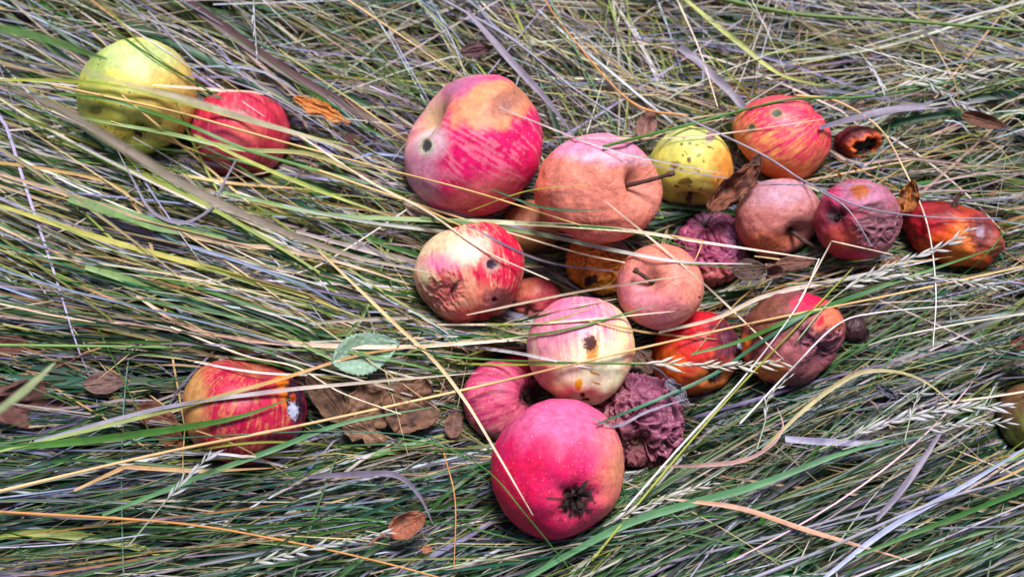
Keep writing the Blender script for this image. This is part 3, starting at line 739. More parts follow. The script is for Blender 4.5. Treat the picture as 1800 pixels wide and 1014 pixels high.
def grass_layer(nb, xr, yr, zr, lr, wr, probs, N=18, wander=.35, seed=1, extra_spread=1.0, avoid=True, hole=None, tone=1.0, clump=18):
    rg = np.random.default_rng(seed)
    per = clump
    nc = max(1, nb // per)
    cid = rg.integers(0, nc, nb)
    Cx = rg.uniform(*xr, nc); Cy = rg.uniform(*yr, nc)
    ca_, cs_ = field(np.clip(900 + Cx / (K * DIST), 0, 1800), np.clip(507 - Cy * math.cos(TILT) / (K * DIST), 0, 1014))
    Ca = ca_ + rg.normal(size=nc) * cs_ * .75 * extra_spread
    al = rg.normal(size=nb) * .045; pe = rg.normal(size=nb) * .0065 * rg.uniform(.4, 1.6, nc)[cid]
    cx = Cx[cid] + np.cos(Ca[cid]) * al - np.sin(Ca[cid]) * pe; cy = Cy[cid] + np.sin(Ca[cid]) * al + np.cos(Ca[cid]) * pe
    if hole is not None:
        k = ~((np.abs(cx) < hole[0]) & (np.abs(cy) < hole[1])); cx, cy, cid = cx[k], cy[k], cid[k]; nb = len(cx)
    ang = Ca[cid] + rg.normal(size=nb) * np.where(rg.random(nb) < .14, 1.5, .36) * cs_[cid] * .6
    wild = rg.random(nb) < .018; ang[wild] += rg.normal(size=wild.sum()) * 1.0
    L = rg.uniform(*lr, nb) * rg.uniform(.6, 1.2, nb)
    s = (np.arange(N) / (N - 1) - .5)[None] * L[:, None]
    curv = (rg.normal(size=nc)[cid] * .8 + rg.normal(size=nb) * .5) * wander / .18
    c3 = rg.normal(size=nb) * wander * 10
    th = ang[:, None] + curv[:, None] * s + c3[:, None] * s ** 2
    flip = rg.random(nb) < .15; th[flip] += math.pi
    # occasional kink
    kk = rg.random(nb) < .06; kp = rg.uniform(-.3, .3, nb) * L; ka = rg.normal(size=nb) * .7
    th = th + (kk * ka)[:, None] * (s > kp[:, None])
    ds = (L / (N - 1))[:, None]
    x = np.cumsum(np.cos(th) * ds, 1); y = np.cumsum(np.sin(th) * ds, 1)
    x += (cx - x.mean(1))[:, None]; y += (cy - y.mean(1))[:, None]
    z0 = np.clip(rg.uniform(*zr, nc)[cid] + rg.normal(size=nb) * .004, zr[0] - .004, zr[1] + .003)
    z = z0[:, None] + .006 * np.sin(s * rg.uniform(8, 26, nb)[:, None] + rg.uniform(0, 6, nb)[:, None]) + (s / L[:, None]) * rg.normal(size=nb)[:, None] * .012
    z = z + .010 * pn(np.stack([x * 9, y * 9, x * 0 + 2], -1))
    Pt = np.stack([x, y, z], -1)
    if avoid:
        for it in range(3):
            for a in APPLES:
                C, B, R = a['ell']
                q = (Pt - C) @ B.T
                e = q / (R * 1.03)
                d = np.sqrt(e[..., 0] ** 2 + e[..., 1] ** 2)
                smax = np.where(d < 1, -np.sqrt(np.maximum(0, 1 - d * d)), np.minimum(((d - 1) * 2.3) ** .95, 9) - .0) * R[2] * 1.03
                over = np.maximum(0, q[..., 2] - smax)
                m = d < 1.6
                Pt = Pt - np.where(m, over, 0)[..., None] * B[2]
            if it < 2: Pt[:, 1:-1] = .25 * Pt[:, :-2] + .5 * Pt[:, 1:-1] + .25 * Pt[:, 2:]
        stay = (rg.random(nb) < .90)[:, None]
        for dx_, dy_, dr_ in DIPS:
            cp = at(dx_, dy_, 0.0)
            d = np.hypot(Pt[..., 0] - cp[0], (Pt[..., 1] - cp[1]) * .95) / (dr_ * K * DIST)
            lim = -.004 + np.maximum(0, d - .85) * .022
            Pt[..., 2] = np.where(stay & (d < 2), np.minimum(Pt[..., 2], lim), Pt[..., 2])
    u = np.arange(N) / (N - 1)
    wmax = np.exp(rg.normal(size=nb) * .45) * wr
    prof = np.minimum(1, (1 - u) * 2.2) ** .8 * np.minimum(1, .55 + u * 2)
    Wd = wmax[:, None] * prof[None] + .00012
    pr = np.array([probs.get(k, 0) for k in NAMES], float); pr /= pr.sum()
    ci = rg.choice(len(NAMES), nb, p=pr); cc_ = rg.choice(len(NAMES), nc, p=pr)[cid]; ci = np.where(rg.random(nb) < .5, cc_, ci)
    grn = rg.choice([NAMES.index(q) for q in ('deep', 'green', 'teal', 'lav')], nb)
    low = (cy < -.02) & (rg.random(nb) < np.where(cx < -.12, .5, .3)); ci = np.where(low, grn, ci)
    dry = rg.choice([NAMES.index(q) for q in ('straw', 'pale', 'grey', 'pink', 'ygreen')], nb)
    high = (cy > .05) & (cx > -.2) & (rg.random(nb) < .34) | (cy > -.02) & (cx < -.08) & (rg.random(nb) < .2); ci = np.where(high & (tone > .7), dry, ci)
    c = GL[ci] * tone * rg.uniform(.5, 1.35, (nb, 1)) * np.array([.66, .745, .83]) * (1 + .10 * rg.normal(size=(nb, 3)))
    c = np.clip(c, .01, .8)
    tipc = GL[NAMES.index('straw')] * .9 * tone
    amt = rg.random(nb) * .8
    cols = c[:, None] + (tipc - c)[:, None] * (np.clip((u[None] - .55) / .45, 0, 1) * amt[:, None])[..., None]
    nn = 1 + .35 * pn(np.stack([u[None] * 6 + rg.uniform(0, 99, nb)[:, None], np.zeros((nb, N)), np.zeros((nb, N))], -1))
    cols = cols * nn[..., None]
    roll = rg.normal(size=nb)[:, None] * .45 + np.cumsum(rg.normal(size=(nb, N)) * .08, 1)
    return ribbons(Pt, Wd, np.clip(cols, .006, .85), roll, uid=rg.uniform(0, 500, nb))


def join(parts):
    Vs, Fs, Cs, As, o = [], [], [], [], 0
    for V, F, C, A in parts:
        Vs.append(V); Fs.append(F + o); Cs.append(C); As.append(A); o += len(V)
    return np.concatenate(Vs), np.concatenate(Fs), np.concatenate(Cs), np.concatenate(As)


MIXLOW = dict(green=2, deep=4, teal=1.6, lav=1.2, straw=.5, brown=3, tan=.3, ygreen=.3)
MIXMID = dict(green=3.2, deep=3.2, teal=1.6, ygreen=1.3, straw=1.9, pale=.7, lav=1.7, grey=1.2, tan=.6, orange=.15, brown=1.4, pink=.5)
MIXTOP = dict(green=3.4, deep=1, teal=1.6, ygreen=1.6, straw=2.4, pale=3.6, white=3.0, lav=1.3, grey=2.6, tan=.5, orange=.08, pink=.3)
XR, YR = (-.46, .46), (-.30, .32)
parts = [
 grass_layer(4300, XR, YR, (-.066, -.040), (.16, .36), .00085, MIXLOW, seed=11, N=14, tone=.30),  # blade colour darkened with depth, painting shade into the gaps
 grass_layer(5600, XR, YR, (-.042, -.012), (.18, .44), .00058, MIXMID, seed=12, N=18, wander=.20, tone=.66),  # middle layer colour also darkened to deepen the painted shade
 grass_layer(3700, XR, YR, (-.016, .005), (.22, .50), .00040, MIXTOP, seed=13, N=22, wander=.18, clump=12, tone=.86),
 grass_layer(1300, XR, YR, (-.002, .011), (.06, .22), .00026, MIXTOP, seed=14, N=14, wander=.4, extra_spread=1.6, clump=2),
 grass_layer(820, (-.34, .0), (-.045, .10), (-.004, .012), (.20, .42), .00050, dict(green=4, teal=1.2, grey=1.5, lav=.8, ygreen=1.6, straw=2, pale=2.4, white=.8, tan=.5), seed=16, N=22, wander=.12, clump=9, extra_spread=.6),
 grass_layer(640, (-.30, .34), (-.20, -.06), (-.006, .008), (.20, .42), .00050, dict(green=4, deep=2, teal=1.6, lav=1, pale=1, grey=1.6, white=.6), seed=17, N=22, wander=.14, clump=9, tone=.82, extra_spread=.6),
 grass_layer(260, XR, YR, (-.022, .0), (.14, .34), .0019, dict(green=3, deep=3, teal=1, lav=.5, brown=1, ygreen=.6, straw=.6), seed=15, N=20, wander=.25, tone=.9, clump=3),
]
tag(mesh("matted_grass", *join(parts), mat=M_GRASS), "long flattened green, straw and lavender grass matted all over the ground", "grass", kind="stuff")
far = [grass_layer(15000, (-1.4, 1.4), (-1.0, 1.6), (-.06, .0), (.20, .46), .0021, MIXMID, seed=21, N=9, avoid=False, hole=(.50, .37))]
tag(mesh("outer_grass", *join(far), mat=M_GRASS), "flattened grass continuing beyond the fallen apples", "grass", kind="stuff")

# short strands resting over apple rims, part of the same uncountable mat
rp = []
rg = np.random.default_rng(5)
for a in APPLES:
    nrim = {'green': 11, 'red2': 13, 'left22': 13, 'small15': 5, 'pink18': 6, 'dark19': 6, 'yellow13': 3, 'edge23': 6, 'red17': 0, 'white16': 0, 'big': 0}.get(a['id'], 1)
    for k in range(nrim):
        an, sp = field(np.array([a['c'][0]], float), np.array([a['c'][1]], float))
        an = an[0] + rg.normal() * sp[0]
        dx, dy = math.cos(an), -math.sin(an)
        off = rg.uniform(.82, 1.12) * (1 if rg.random() < .75 else -1) * a['r'][1]
        mx, my = a['c'][0] - dy * off + rg.normal() * 20, a['c'][1] + dx * off
        L = rg.uniform(160, 480)
        if min(math.hypot(mx + q * dx * L - 1000, my + q * dy * L - 840) for q in (-.5, -.25, 0, .25, .5)) < 135: continue
        bow = rg.normal() * 14
        poly = [(mx - dx * L / 2, my - dy * L / 2), (mx + dy * bow, my - dx * bow), (mx + dx * L / 2, my + dy * L / 2)]
        pts, _ = drape(poly, z0=rg.uniform(-.01, .006), z1=rg.uniform(-.01, .006), n=40)
        wmax = math.exp(rg.normal() * .35) * .00046
        u = np.linspace(0, 1, 40)
        Wd = wmax * np.minimum(1, (1 - u) * 3) ** .7 * np.minimum(1, .4 + u * 3) + .0001
        c = GL[NAMES.index(rg.choice(['green', 'teal', 'straw', 'pale', 'lav', 'white', 'ygreen']))] * rg.uniform(.8, 1.15)
        cols = np.tile(c, (40, 1)) * (1 + .2 * pn(np.stack([u * 7 + k, u * 0, u * 0], -1)))[:, None]
        rp.append(ribbons(pts[None], Wd[None], np.clip(cols, 0, .85)[None], np.full((1, 40), rg.normal() * .3)))
tag(mesh("rim_grass", *join(rp), mat=M_GRASS), "fine grass strands leaning over the rims of the sunken apples", "grass", kind="stuff")


# ------------------------------------------------------------------ strands one can point to
def strand(poly, wpx, col, label, col2=None, z=.018, z1=None, kink=False, roll=None, stem=False, cat="grass strand", blunt=False, group="single strands crossing the grass and apples"):
    n = 72
    pts, c = drape(poly, z0=z, z1=z1, n=n, kink=kink)
    depth = (pts - CAM) @ FW
    u = np.linspace(0, 1, n)
    ca = lin(GC[col]) if isinstance(col, str) else lin(col)
    cb = ca if col2 is None else (lin(GC[col2]) if isinstance(col2, str) else lin(col2))
    k = random.random() * 90
    if col in ('lav', 'grey'): ca = ca * .72; cb = cb * .72
    cols = ca[None] + (cb - ca)[None] * sstep(.2, .9, u)[:, None]
    cols = cols * (1.0 + .35 * pn(np.stack([u * 8 + k, u * 0, u * 0], -1)) + .25 * pn(np.stack([u * 31 + k, u * 0 + 7, u * 0], -1)))[:, None]
    hw = wpx * .5 * K * depth
    if stem:
        rad = hw * (1 - .45 * u)
        # stem nodes
        for q in (.27, .61): rad = rad * (1 + .35 * np.exp(-((u - q) / .008) ** 2))
        o = mesh_any("dry_straw", [tube(pts, rad, np.clip(cols, 0, .85), 6)], M_GRASS, origin=pts[0])
        cat = "grass straw"
    else:
        W_ = hw * (np.ones(n) if blunt else np.minimum(1, (1 - u) * 2.2) ** .75 * np.minimum(1, .5 + u * 2)) + .0001
        if blunt: W_ = hw * np.sqrt(np.clip(1 - ((u - .9) / .1).clip(0, 1) ** 2, .02, 1))
        ro = (random.uniform(-.35, .35) if roll is None else roll) + .5 * pn(np.stack([u * 2.5 + k, u * 0 + 4, u * 0], -1))
        V, F, C, A = ribbons(pts[None], W_[None], np.clip(cols, 0, .85)[None], ro[None], fold=.25)
        o = mesh("grass_strand", V - pts[0], F, C, A, mat=M_GRASS)
    o.location = pts[0]
    return tag(o, label, cat, group)


S = strand
S([(-30, 870), (280, 797), (540, 745), (860, 675), (1100, 618), (1350, 562), (1560, 520), (1830, 462)], 6.5, (226, 186, 128), "long straight straw-yellow stem crossing the lower left apple and the pink and cream apple", stem=True, z=.016)
S([(-30, 606), (380, 612), (700, 622), (900, 634), (1130, 640)], 6, (120, 156, 84), "long horizontal green stem running into the pale seed head over the orange apple", col2='green', stem=True, z=.016)
S([(90, 150), (300, 195), (480, 245), (660, 293), (835, 338), (1020, 396)], 5, 'straw', "straw stem crossing the bottom of the largest crimson apple", stem=True)
S([(380, 335), (560, 375), (700, 385), (900, 392), (1090, 404), (1230, 425), (1440, 456)], 8, (128, 160, 96), "long pale green blade across the bottom of the salmon rotting apple", col2='pale')
S([(740, 382), (930, 408), (1080, 440), (1200, 460), (1322, 464)], 6.5, (120, 156, 96), "green blade with white tip across the round salmon apple's upper edge", col2='white')
S([(860, 392), (1050, 400), (1140, 415), (1222, 440)], 5, 'green', "short green blade ending above the round salmon apple")
S([(520, 235), (650, 320), (750, 372), (850, 440), (965, 492)], 5, 'pale', "pale stem crossing the dark hole of the cream and crimson apple", stem=True)
S([(560, 300), (760, 368), (1000, 440), (1098, 462)], 5, 'straw', "straw stem from the largest apple to the shrivelled orange apple", col2='pale', stem=True)
S([(560, 440), (690, 565), (760, 630), (815, 700), (870, 790), (937, 905)], 5.5, 'straw', "straw blade slanting down onto the lowest crimson apple", col2='pale')
S([(700, 770), (780, 785), (860, 830), (925, 905), (990, 985), (1020, 1025)], 3.2, 'green', "thin green stem across the lower left of the lowest crimson apple", stem=True)
S([(1040, 985), (1180, 815), (1290, 690), (1400, 575), (1500, 470)], 5, 'ygreen', "yellow-green stem rising steeply past the brown rotten apple", stem=True)
S([(1090, 905), (1200, 780), (1310, 660), (1400, 540), (1440, 455)], 4.5, 'white', "white thin stem crossing the middle of the brown rotten apple", stem=True)
S([(1050, 745), (1180, 692), (1260, 655), (1340, 600), (1450, 538), (1600, 490)], 6, 'teal', "dark green blade over the shrivelled maroon apple")
S([(1215, 622), (1300, 600), (1400, 558), (1560, 500), (1760, 432)], 7, 'green', "green blade bridging the orange apple and the brown rotten apple")
S([(1158, 584), (1260, 558), (1345, 520), (1470, 492), (1650, 455)], 7, 'pale', "whitish blade under the round salmon apple", col2='white')
S([(1300, 745), (1390, 650), (1470, 572), (1540, 550), (1700, 535)], 4, 'white', "curved white stem at the lower right rim of the brown rotten apple", stem=True)
S([(1060, 258), (1200, 222), (1330, 188), (1400, 174), (1560, 166), (1830, 108)], 6, 'green', "green stem across the top of the two-spotted striped apple", stem=True)
S([(1400, 168), (1470, 178), (1545, 225), (1590, 300), (1630, 395), (1645, 510), (1640, 610)], 4, 'straw', "thin straw stem arching down over the far-right orange apple", col2='white', stem=True)
S([(1200, 205), (1340, 272), (1420, 322), (1520, 365), (1640, 382), (1760, 384)], 4, 'grey', "thin grey stem across the purple apple with the sunken side", stem=True)
S([(1440, 335), (1490, 368), (1533, 434)], 4, 'grey', "short grey stem lying on the purple apple's dark calyx side", stem=True)
S([(1150, 412), (1190, 416), (1236, 424), (1222, 458)], 3.6, 'straw', "bent thin straw stem on the wrinkled purple apple", kink=True, stem=True, z=.02)
S([(1405, 530), (1462, 424), (1570, 448)], 3.6, 'pale', "sharply kinked pale stem below the purple apple", kink=True, stem=True, z=.02)
S([(-20, 798), (280, 725), (480, 670), (640, 622), (790, 604)], 7, (140, 160, 88), "green blade turning orange across the top of the lower left apple", col2='tan')
S([(60, 775), (280, 718), (480, 688), (640, 672), (840, 655)], 7, 'grey', "greyish pale blade across the middle of the lower left apple", col2='pale')
S([(-20, 790), (200, 768), (400, 737), (512, 700)], 13, 'green', "wide green blade tapering to a point at the lower left apple's rotten side")
S([(230, 775), (420, 764), (600, 758), (760, 775), (860, 850)], 3.2, 'teal', "hair-thin green stem across the lower part of the lower left apple", stem=True)
S([(180, 905), (350, 838), (480, 790), (600, 745), (760, 715)], 9, (78, 130, 78), "bright green blade under the lower left apple")
S([(300, 575), (430, 625), (520, 645), (600, 690), (705, 728)], 4.5, 'pale', "pale thin stem over the top of the lower left apple", stem=True)
S([(-30, 140), (170, 147), (340, 186), (470, 222), (640, 262)], 6, 'ygreen', "yellow-green blade crossing the upper half of the yellow-green apple")
S([(100, 165), (200, 178), (330, 220), (430, 262), (560, 300), (760, 350)], 6, 'green', "green blade crossing from the yellow-green apple to the small crimson apple")
S([(130, 205), (300, 236), (420, 262), (560, 275), (700, 345), (860, 420)], 7, (132, 160, 92), "pale green blade over the calyx of the yellow-green apple", col2='straw')
S([(340, 236), (440, 285), (560, 335), (700, 385)], 6.5, 'ygreen', "yellow-green blade across the lower half of the small crimson apple")
S([(260, 20), (360, 120), (480, 172), (600, 245), (700, 320)], 4, 'grey', "thin grey stem across the top of the small crimson apple", stem=True)
S([(414, 283), (392, 325), (370, 368), (320, 392), (268, 372), (235, 318), (205, 262)], 5.5, 'lav', "lavender blade curling in a hook below the small crimson apple", z=.02)
S([(-20, 300), (130, 345), (300, 405), (420, 430), (480, 436), (600, 462), (720, 500)], 9, (214, 184, 150), "wide peach straw blade running down right in the left middle")
S([(120, 350), (200, 372), (290, 400), (400, 418)], 22, (96, 132, 66), "widest green blade, short, left middle above the peach straw blade")
S([(150, 470), (220, 490), (330, 525), (470, 575), (600, 640)], 17, (118, 150, 82), "broad light green blade in the left middle, pointing at the green leaf")
S([(-20, 355), (180, 420), (400, 480), (520, 515), (640, 560)], 10, (168, 164, 66), "mustard yellow-green blade speckled brown, left middle")
S([(240, 520), (320, 570), (420, 595), (640, 610), (830, 603), (930, 590)], 8, (222, 178, 148), "peach blade with a twist running over the top of the green leaf", col2='pale')
S([(1195, 82), (1250, 130), (1310, 190)], 14, 'lav', "broad short lavender blade above the specked yellow apple", blunt=True)
S([(1440, 225), (1560, 195), (1660, 185), (1735, 178)], 13, 'lav', "broad lavender blade right of the striped apple")
S([(1180, -20), (1290, 70), (1370, 130), (1450, 152)], 8, 'ygreen', "yellow-green blade coming down from the top edge above the striped apple")
S([(1230, -10), (1400, 25), (1600, 38), (1830, 58)], 9, (92, 122, 52), "long dark green stem along the upper right edge", stem=True)
S([(820, 20), (900, 110), (960, 175), (1015, 248)], 12, 'lav', "broad lavender blade slanting down between the largest and salmon apples")
S([(760, -10), (900, 70), (1000, 150), (1100, 215)], 6, 'grey', "long pale lavender stem above the salmon rotting apple", stem=True)
S([(1340, 790), (1420, 715), (1500, 660), (1560, 652), (1620, 668), (1680, 712)], 7, (160, 148, 92), "straw-yellow blade arching in a hump at right below the brown rotten apple", z=.018)
S([(1190, 878), (1300, 893), (1420, 932), (1600, 985)], 9, (186, 136, 104), "tan orange blade sloping down right near the bottom edge")
S([(900, 1030), (1080, 930), (1200, 888), (1330, 852), (1500, 790), (1640, 762)], 13, (88, 140, 92), "broad bright green blade below right of the lowest crimson apple")
S([(1380, 772), (1450, 776), (1520, 780), (1556, 778)], 12, (142, 138, 164), "pale lavender blade with a rounded blunt end", blunt=True, z=.014)
S([(1540, 915), (1600, 840), (1650, 765), (1672, 735)], 11, 'lav', "wide dusky lavender blade standing steeply at lower right")
S([(540, 838), (640, 832), (700, 836), (738, 872), (762, 922)], 10, 'lav', "lavender blade bending downward above the small rust leaf")
S([(-20, 898), (300, 918), (500, 950), (660, 985), (800, 1022)], 6, 'tan', "long tan stem along the lower left edge", stem=True)
S([(1160, 820), (1290, 812), (1352, 785), (1376, 750), (1366, 715)], 7, 'pink', "pinkish brown blade curling upward right of the maroon apple")
S([(1040, 735), (1085, 748), (1140, 722), (1210, 700)], 4, 'grey', "whitish blade lying across the shrivelled maroon apple's top")
S([(780, 795), (800, 880), (798, 1000)], 3, 'tan', "upright tan stem left of the lowest crimson apple", stem=True)
S([(130, 862), (220, 820), (350, 828), (480, 822)], 7, (190, 150, 96), "kinked tan blade under the wide green blade at lower left", kink=True)
S([(1210, 205), (1110, 180), (1000, 60), (950, -10)], 5, 'tan', "tan stem sloping to the specked yellow apple from the top", stem=True)
S([(1190, 0), (1230, 90), (1262, 190)], 4, 'pale', "thin pale stem standing across the lavender blade", stem=True)
S([(595, -10), (700, 60), (800, 130)], 4.5, 'straw', "straw stem above the largest apple's left", stem=True)
S([(1300, 1025), (1450, 965), (1650, 880), (1830, 830)], 8, 'grey', "long pale grey stem sweeping up to the right edge", stem=True)
S([(1430, 1030), (1560, 930), (1700, 850), (1830, 770)], 9, (160, 168, 196), "bluish grey blade near the lower right corner")
# blurred blades nearer the lens
S([(-80, 30), (60, 92), (190, 140), (330, 178), (450, 215), (600, 262), (700, 320)], 17, (196, 190, 156), "out of focus pale blade sweeping over the yellow-green apple near the lens", z=.42, z1=.035, roll=.1, group="blurred strands close to the lens")
S([(-90, 120), (80, 180), (220, 262), (340, 335), (470, 395), (620, 450), (760, 480)], 15, (200, 186, 164), "out of focus beige blade passing under the small crimson apple near the lens", z=.40, z1=.03, roll=-.1, group="blurred strands close to the lens")
S([(-60, 40), (60, 65), (190, 105)], 20, (92, 130, 70), "out of focus green blade in the top left corner", z=.26, z1=.16, group="blurred strands close to the lens")
S([(-30, 745), (40, 690), (98, 636)], 16, (150, 164, 120), "out of focus green blade tip at the left edge above the big brown leaf", z=.22, z1=.14, group="blurred strands close to the lens")


# ------------------------------------------------------------------ seed heads
def spikelet_mesh():
    n = 9; t = np.linspace(0, 1, n)
    r = .13 * np.sin(np.clip(t * 1.15, 0, 1) * math.pi) ** .8 * (t < .88) + .012
    pts = np.stack([t, .05 * np.sin(t * 3), 0 * t], -1)
    c = lin((204, 198, 180))[None] * (.75 + .4 * t[:, None])
    V, F, C, tr = tube(pts, r, np.clip(c, 0, .85), 6)
    F3 = np.concatenate([F[:, [0, 1, 2]], F[:, [0, 2, 3]], tr[0], tr[1]])
    V[:, 2] *= .6
    return V, F3, C


SPV, SPF, SPC = spikelet_mesh()


def ear(poly, n, ln, label, tint=(1, 1, 1), stalk=3, z=.02, spread=.30, nstart=.25):
    pts, c = drape(poly, z0=z, n=60)
    root = bpy.data.objects.new("seed_head", None); COL.objects.link(root)
    root.empty_display_size = .01; root.location = pts[0]
    tag(root, label, "seed head", "grass seed heads")
    cc = lin((170, 176, 130)) * np.array(tint)
    depth = (pts - CAM) @ FW
    mesh_any("stalk", [tube(pts - pts[0], stalk * .5 * K * depth * np.linspace(1, .5, 60), cc, 6)], M_GRASS, parent=root)
    T = np.gradient(pts, axis=0); T /= np.linalg.norm(T, axis=1)[:, None]
    me = mesh("spikelet", SPV, SPF, np.clip(SPC * np.array(tint), 0, .85), np.zeros((len(SPV), 3)), mat=M_GRASS, link=False)
    for k in range(n):
        u = nstart + (1 - nstart) * k / (n - 1); i = min(59, int(u * 59))
        t = T[i]; up = np.array([0, -.3, .95]); s = np.cross(t, up); s /= np.linalg.norm(s); nn = np.cross(s, t)
        sg = 1 if k % 2 else -1
        a_ = spread * random.uniform(.25, 1.5)
        d = t * math.cos(a_) + s * sg * math.sin(a_) + nn * random.uniform(.0, .22); d /= np.linalg.norm(d)
        L = ln * .85 * K * DIST * random.uniform(.7, 1.35) * (1 - .3 * u)
        sd_ = np.cross(d, nn); sd_ /= np.linalg.norm(sd_); n3 = np.cross(sd_, d)
        M = Matrix(((d[0], sd_[0], n3[0], 0), (d[1], sd_[1], n3[1], 0), (d[2], sd_[2], n3[2], 0), (0, 0, 0, 1)))
        o = bpy.data.objects.new("spikelet", me); COL.objects.link(o); o.parent = root
        wdt = L * random.uniform(.4, .75)
        o.matrix_basis = Matrix.Translation(Vector(pts[i] - pts[0])) @ M @ Matrix.Diagonal((L, wdt, wdt, 1))
    return root


ear([(1110, 638), (1200, 640), (1290, 643), (1372, 636)], 26, 44, "white seed head lying over the orange apple and the rotten apple", nstart=.1, z=.02)
ear([(1400, 600), (1470, 520), (1560, 470), (1660, 432), (1700, 405)], 24, 46, "pale seed head rising to the far-right orange apple", (.85, .88, 1), nstart=.35)
ear([(1380, 500), (1500, 492), (1620, 486), (1760, 505)], 26, 44, "pale seed head stretched below the far-right orange apple", (.85, .9, 1), nstart=.3)
ear([(1440, 790), (1540, 750), (1640, 722), (1765, 712)], 30, 46, "bluish white seed head beside the dark olive apple", (.82, .88, 1.05), nstart=.2)
ear([(1480, 790), (1580, 762), (1680, 745), (1768, 742)], 16, 36, "lower smaller seed head by the blunt lavender blade", (.8, .85, 1.05), nstart=.5)
ear([(225, 960), (275, 900), (320, 848), (372, 798)], 14, 40, "small bluish seed head standing against the lower left apple", (.8, .88, 1.1), nstart=.5, z=.03)
ear([(1060, 925), (1120, 895), (1190, 868), (1250, 850)], 18, 32, "slim white seed head right of the lowest crimson apple", (.9, .9, 1), nstart=.1)
ear([(1540, 165), (1620, 142), (1720, 128), (1815, 116)], 26, 38, "slim pale seed head at the upper right edge", (.88, .9, .95), nstart=.15)
ear([(400, 1000), (500, 975), (600, 952), (680, 935)], 22, 36, "silvery seed head in the grass along the bottom edge left of the rust leaf", (.8, .87, 1), nstart=.15)
ear([(1500, 80), (1525, 110), (1550, 150)], 8, 34, "short seed head hanging downward at upper right, left one", (.8, .88, 1.1), nstart=.4)
ear([(1580, 100), (1640, 150), (1700, 190)], 9, 34, "short seed head sloping down right at upper right, under the slim pale one", (.8, .88, 1.1), nstart=.4)
ear([(1590, 775), (1600, 735), (1612, 700), (1622, 685)], 7, 26, "tiny upright seed head above the blunt lavender blade", (.85, .9, 1.05), nstart=.4, z=.03)
ear([(445, -10), (448, 50), (452, 100)], 8, 26, "thin bluish seed spike hanging from the top edge", (.75, .82, 1.15), nstart=.2, z=.03, spread=.12)
ear([(1330, 790), (1345, 740), (1350, 700), (1385, 665)], 8, 24, "tiny tangled seed spike below the brown rotten apple", (.8, .88, 1.1), nstart=.4)


# ------------------------------------------------------------------ fallen leaves
LEAF_UP = .011


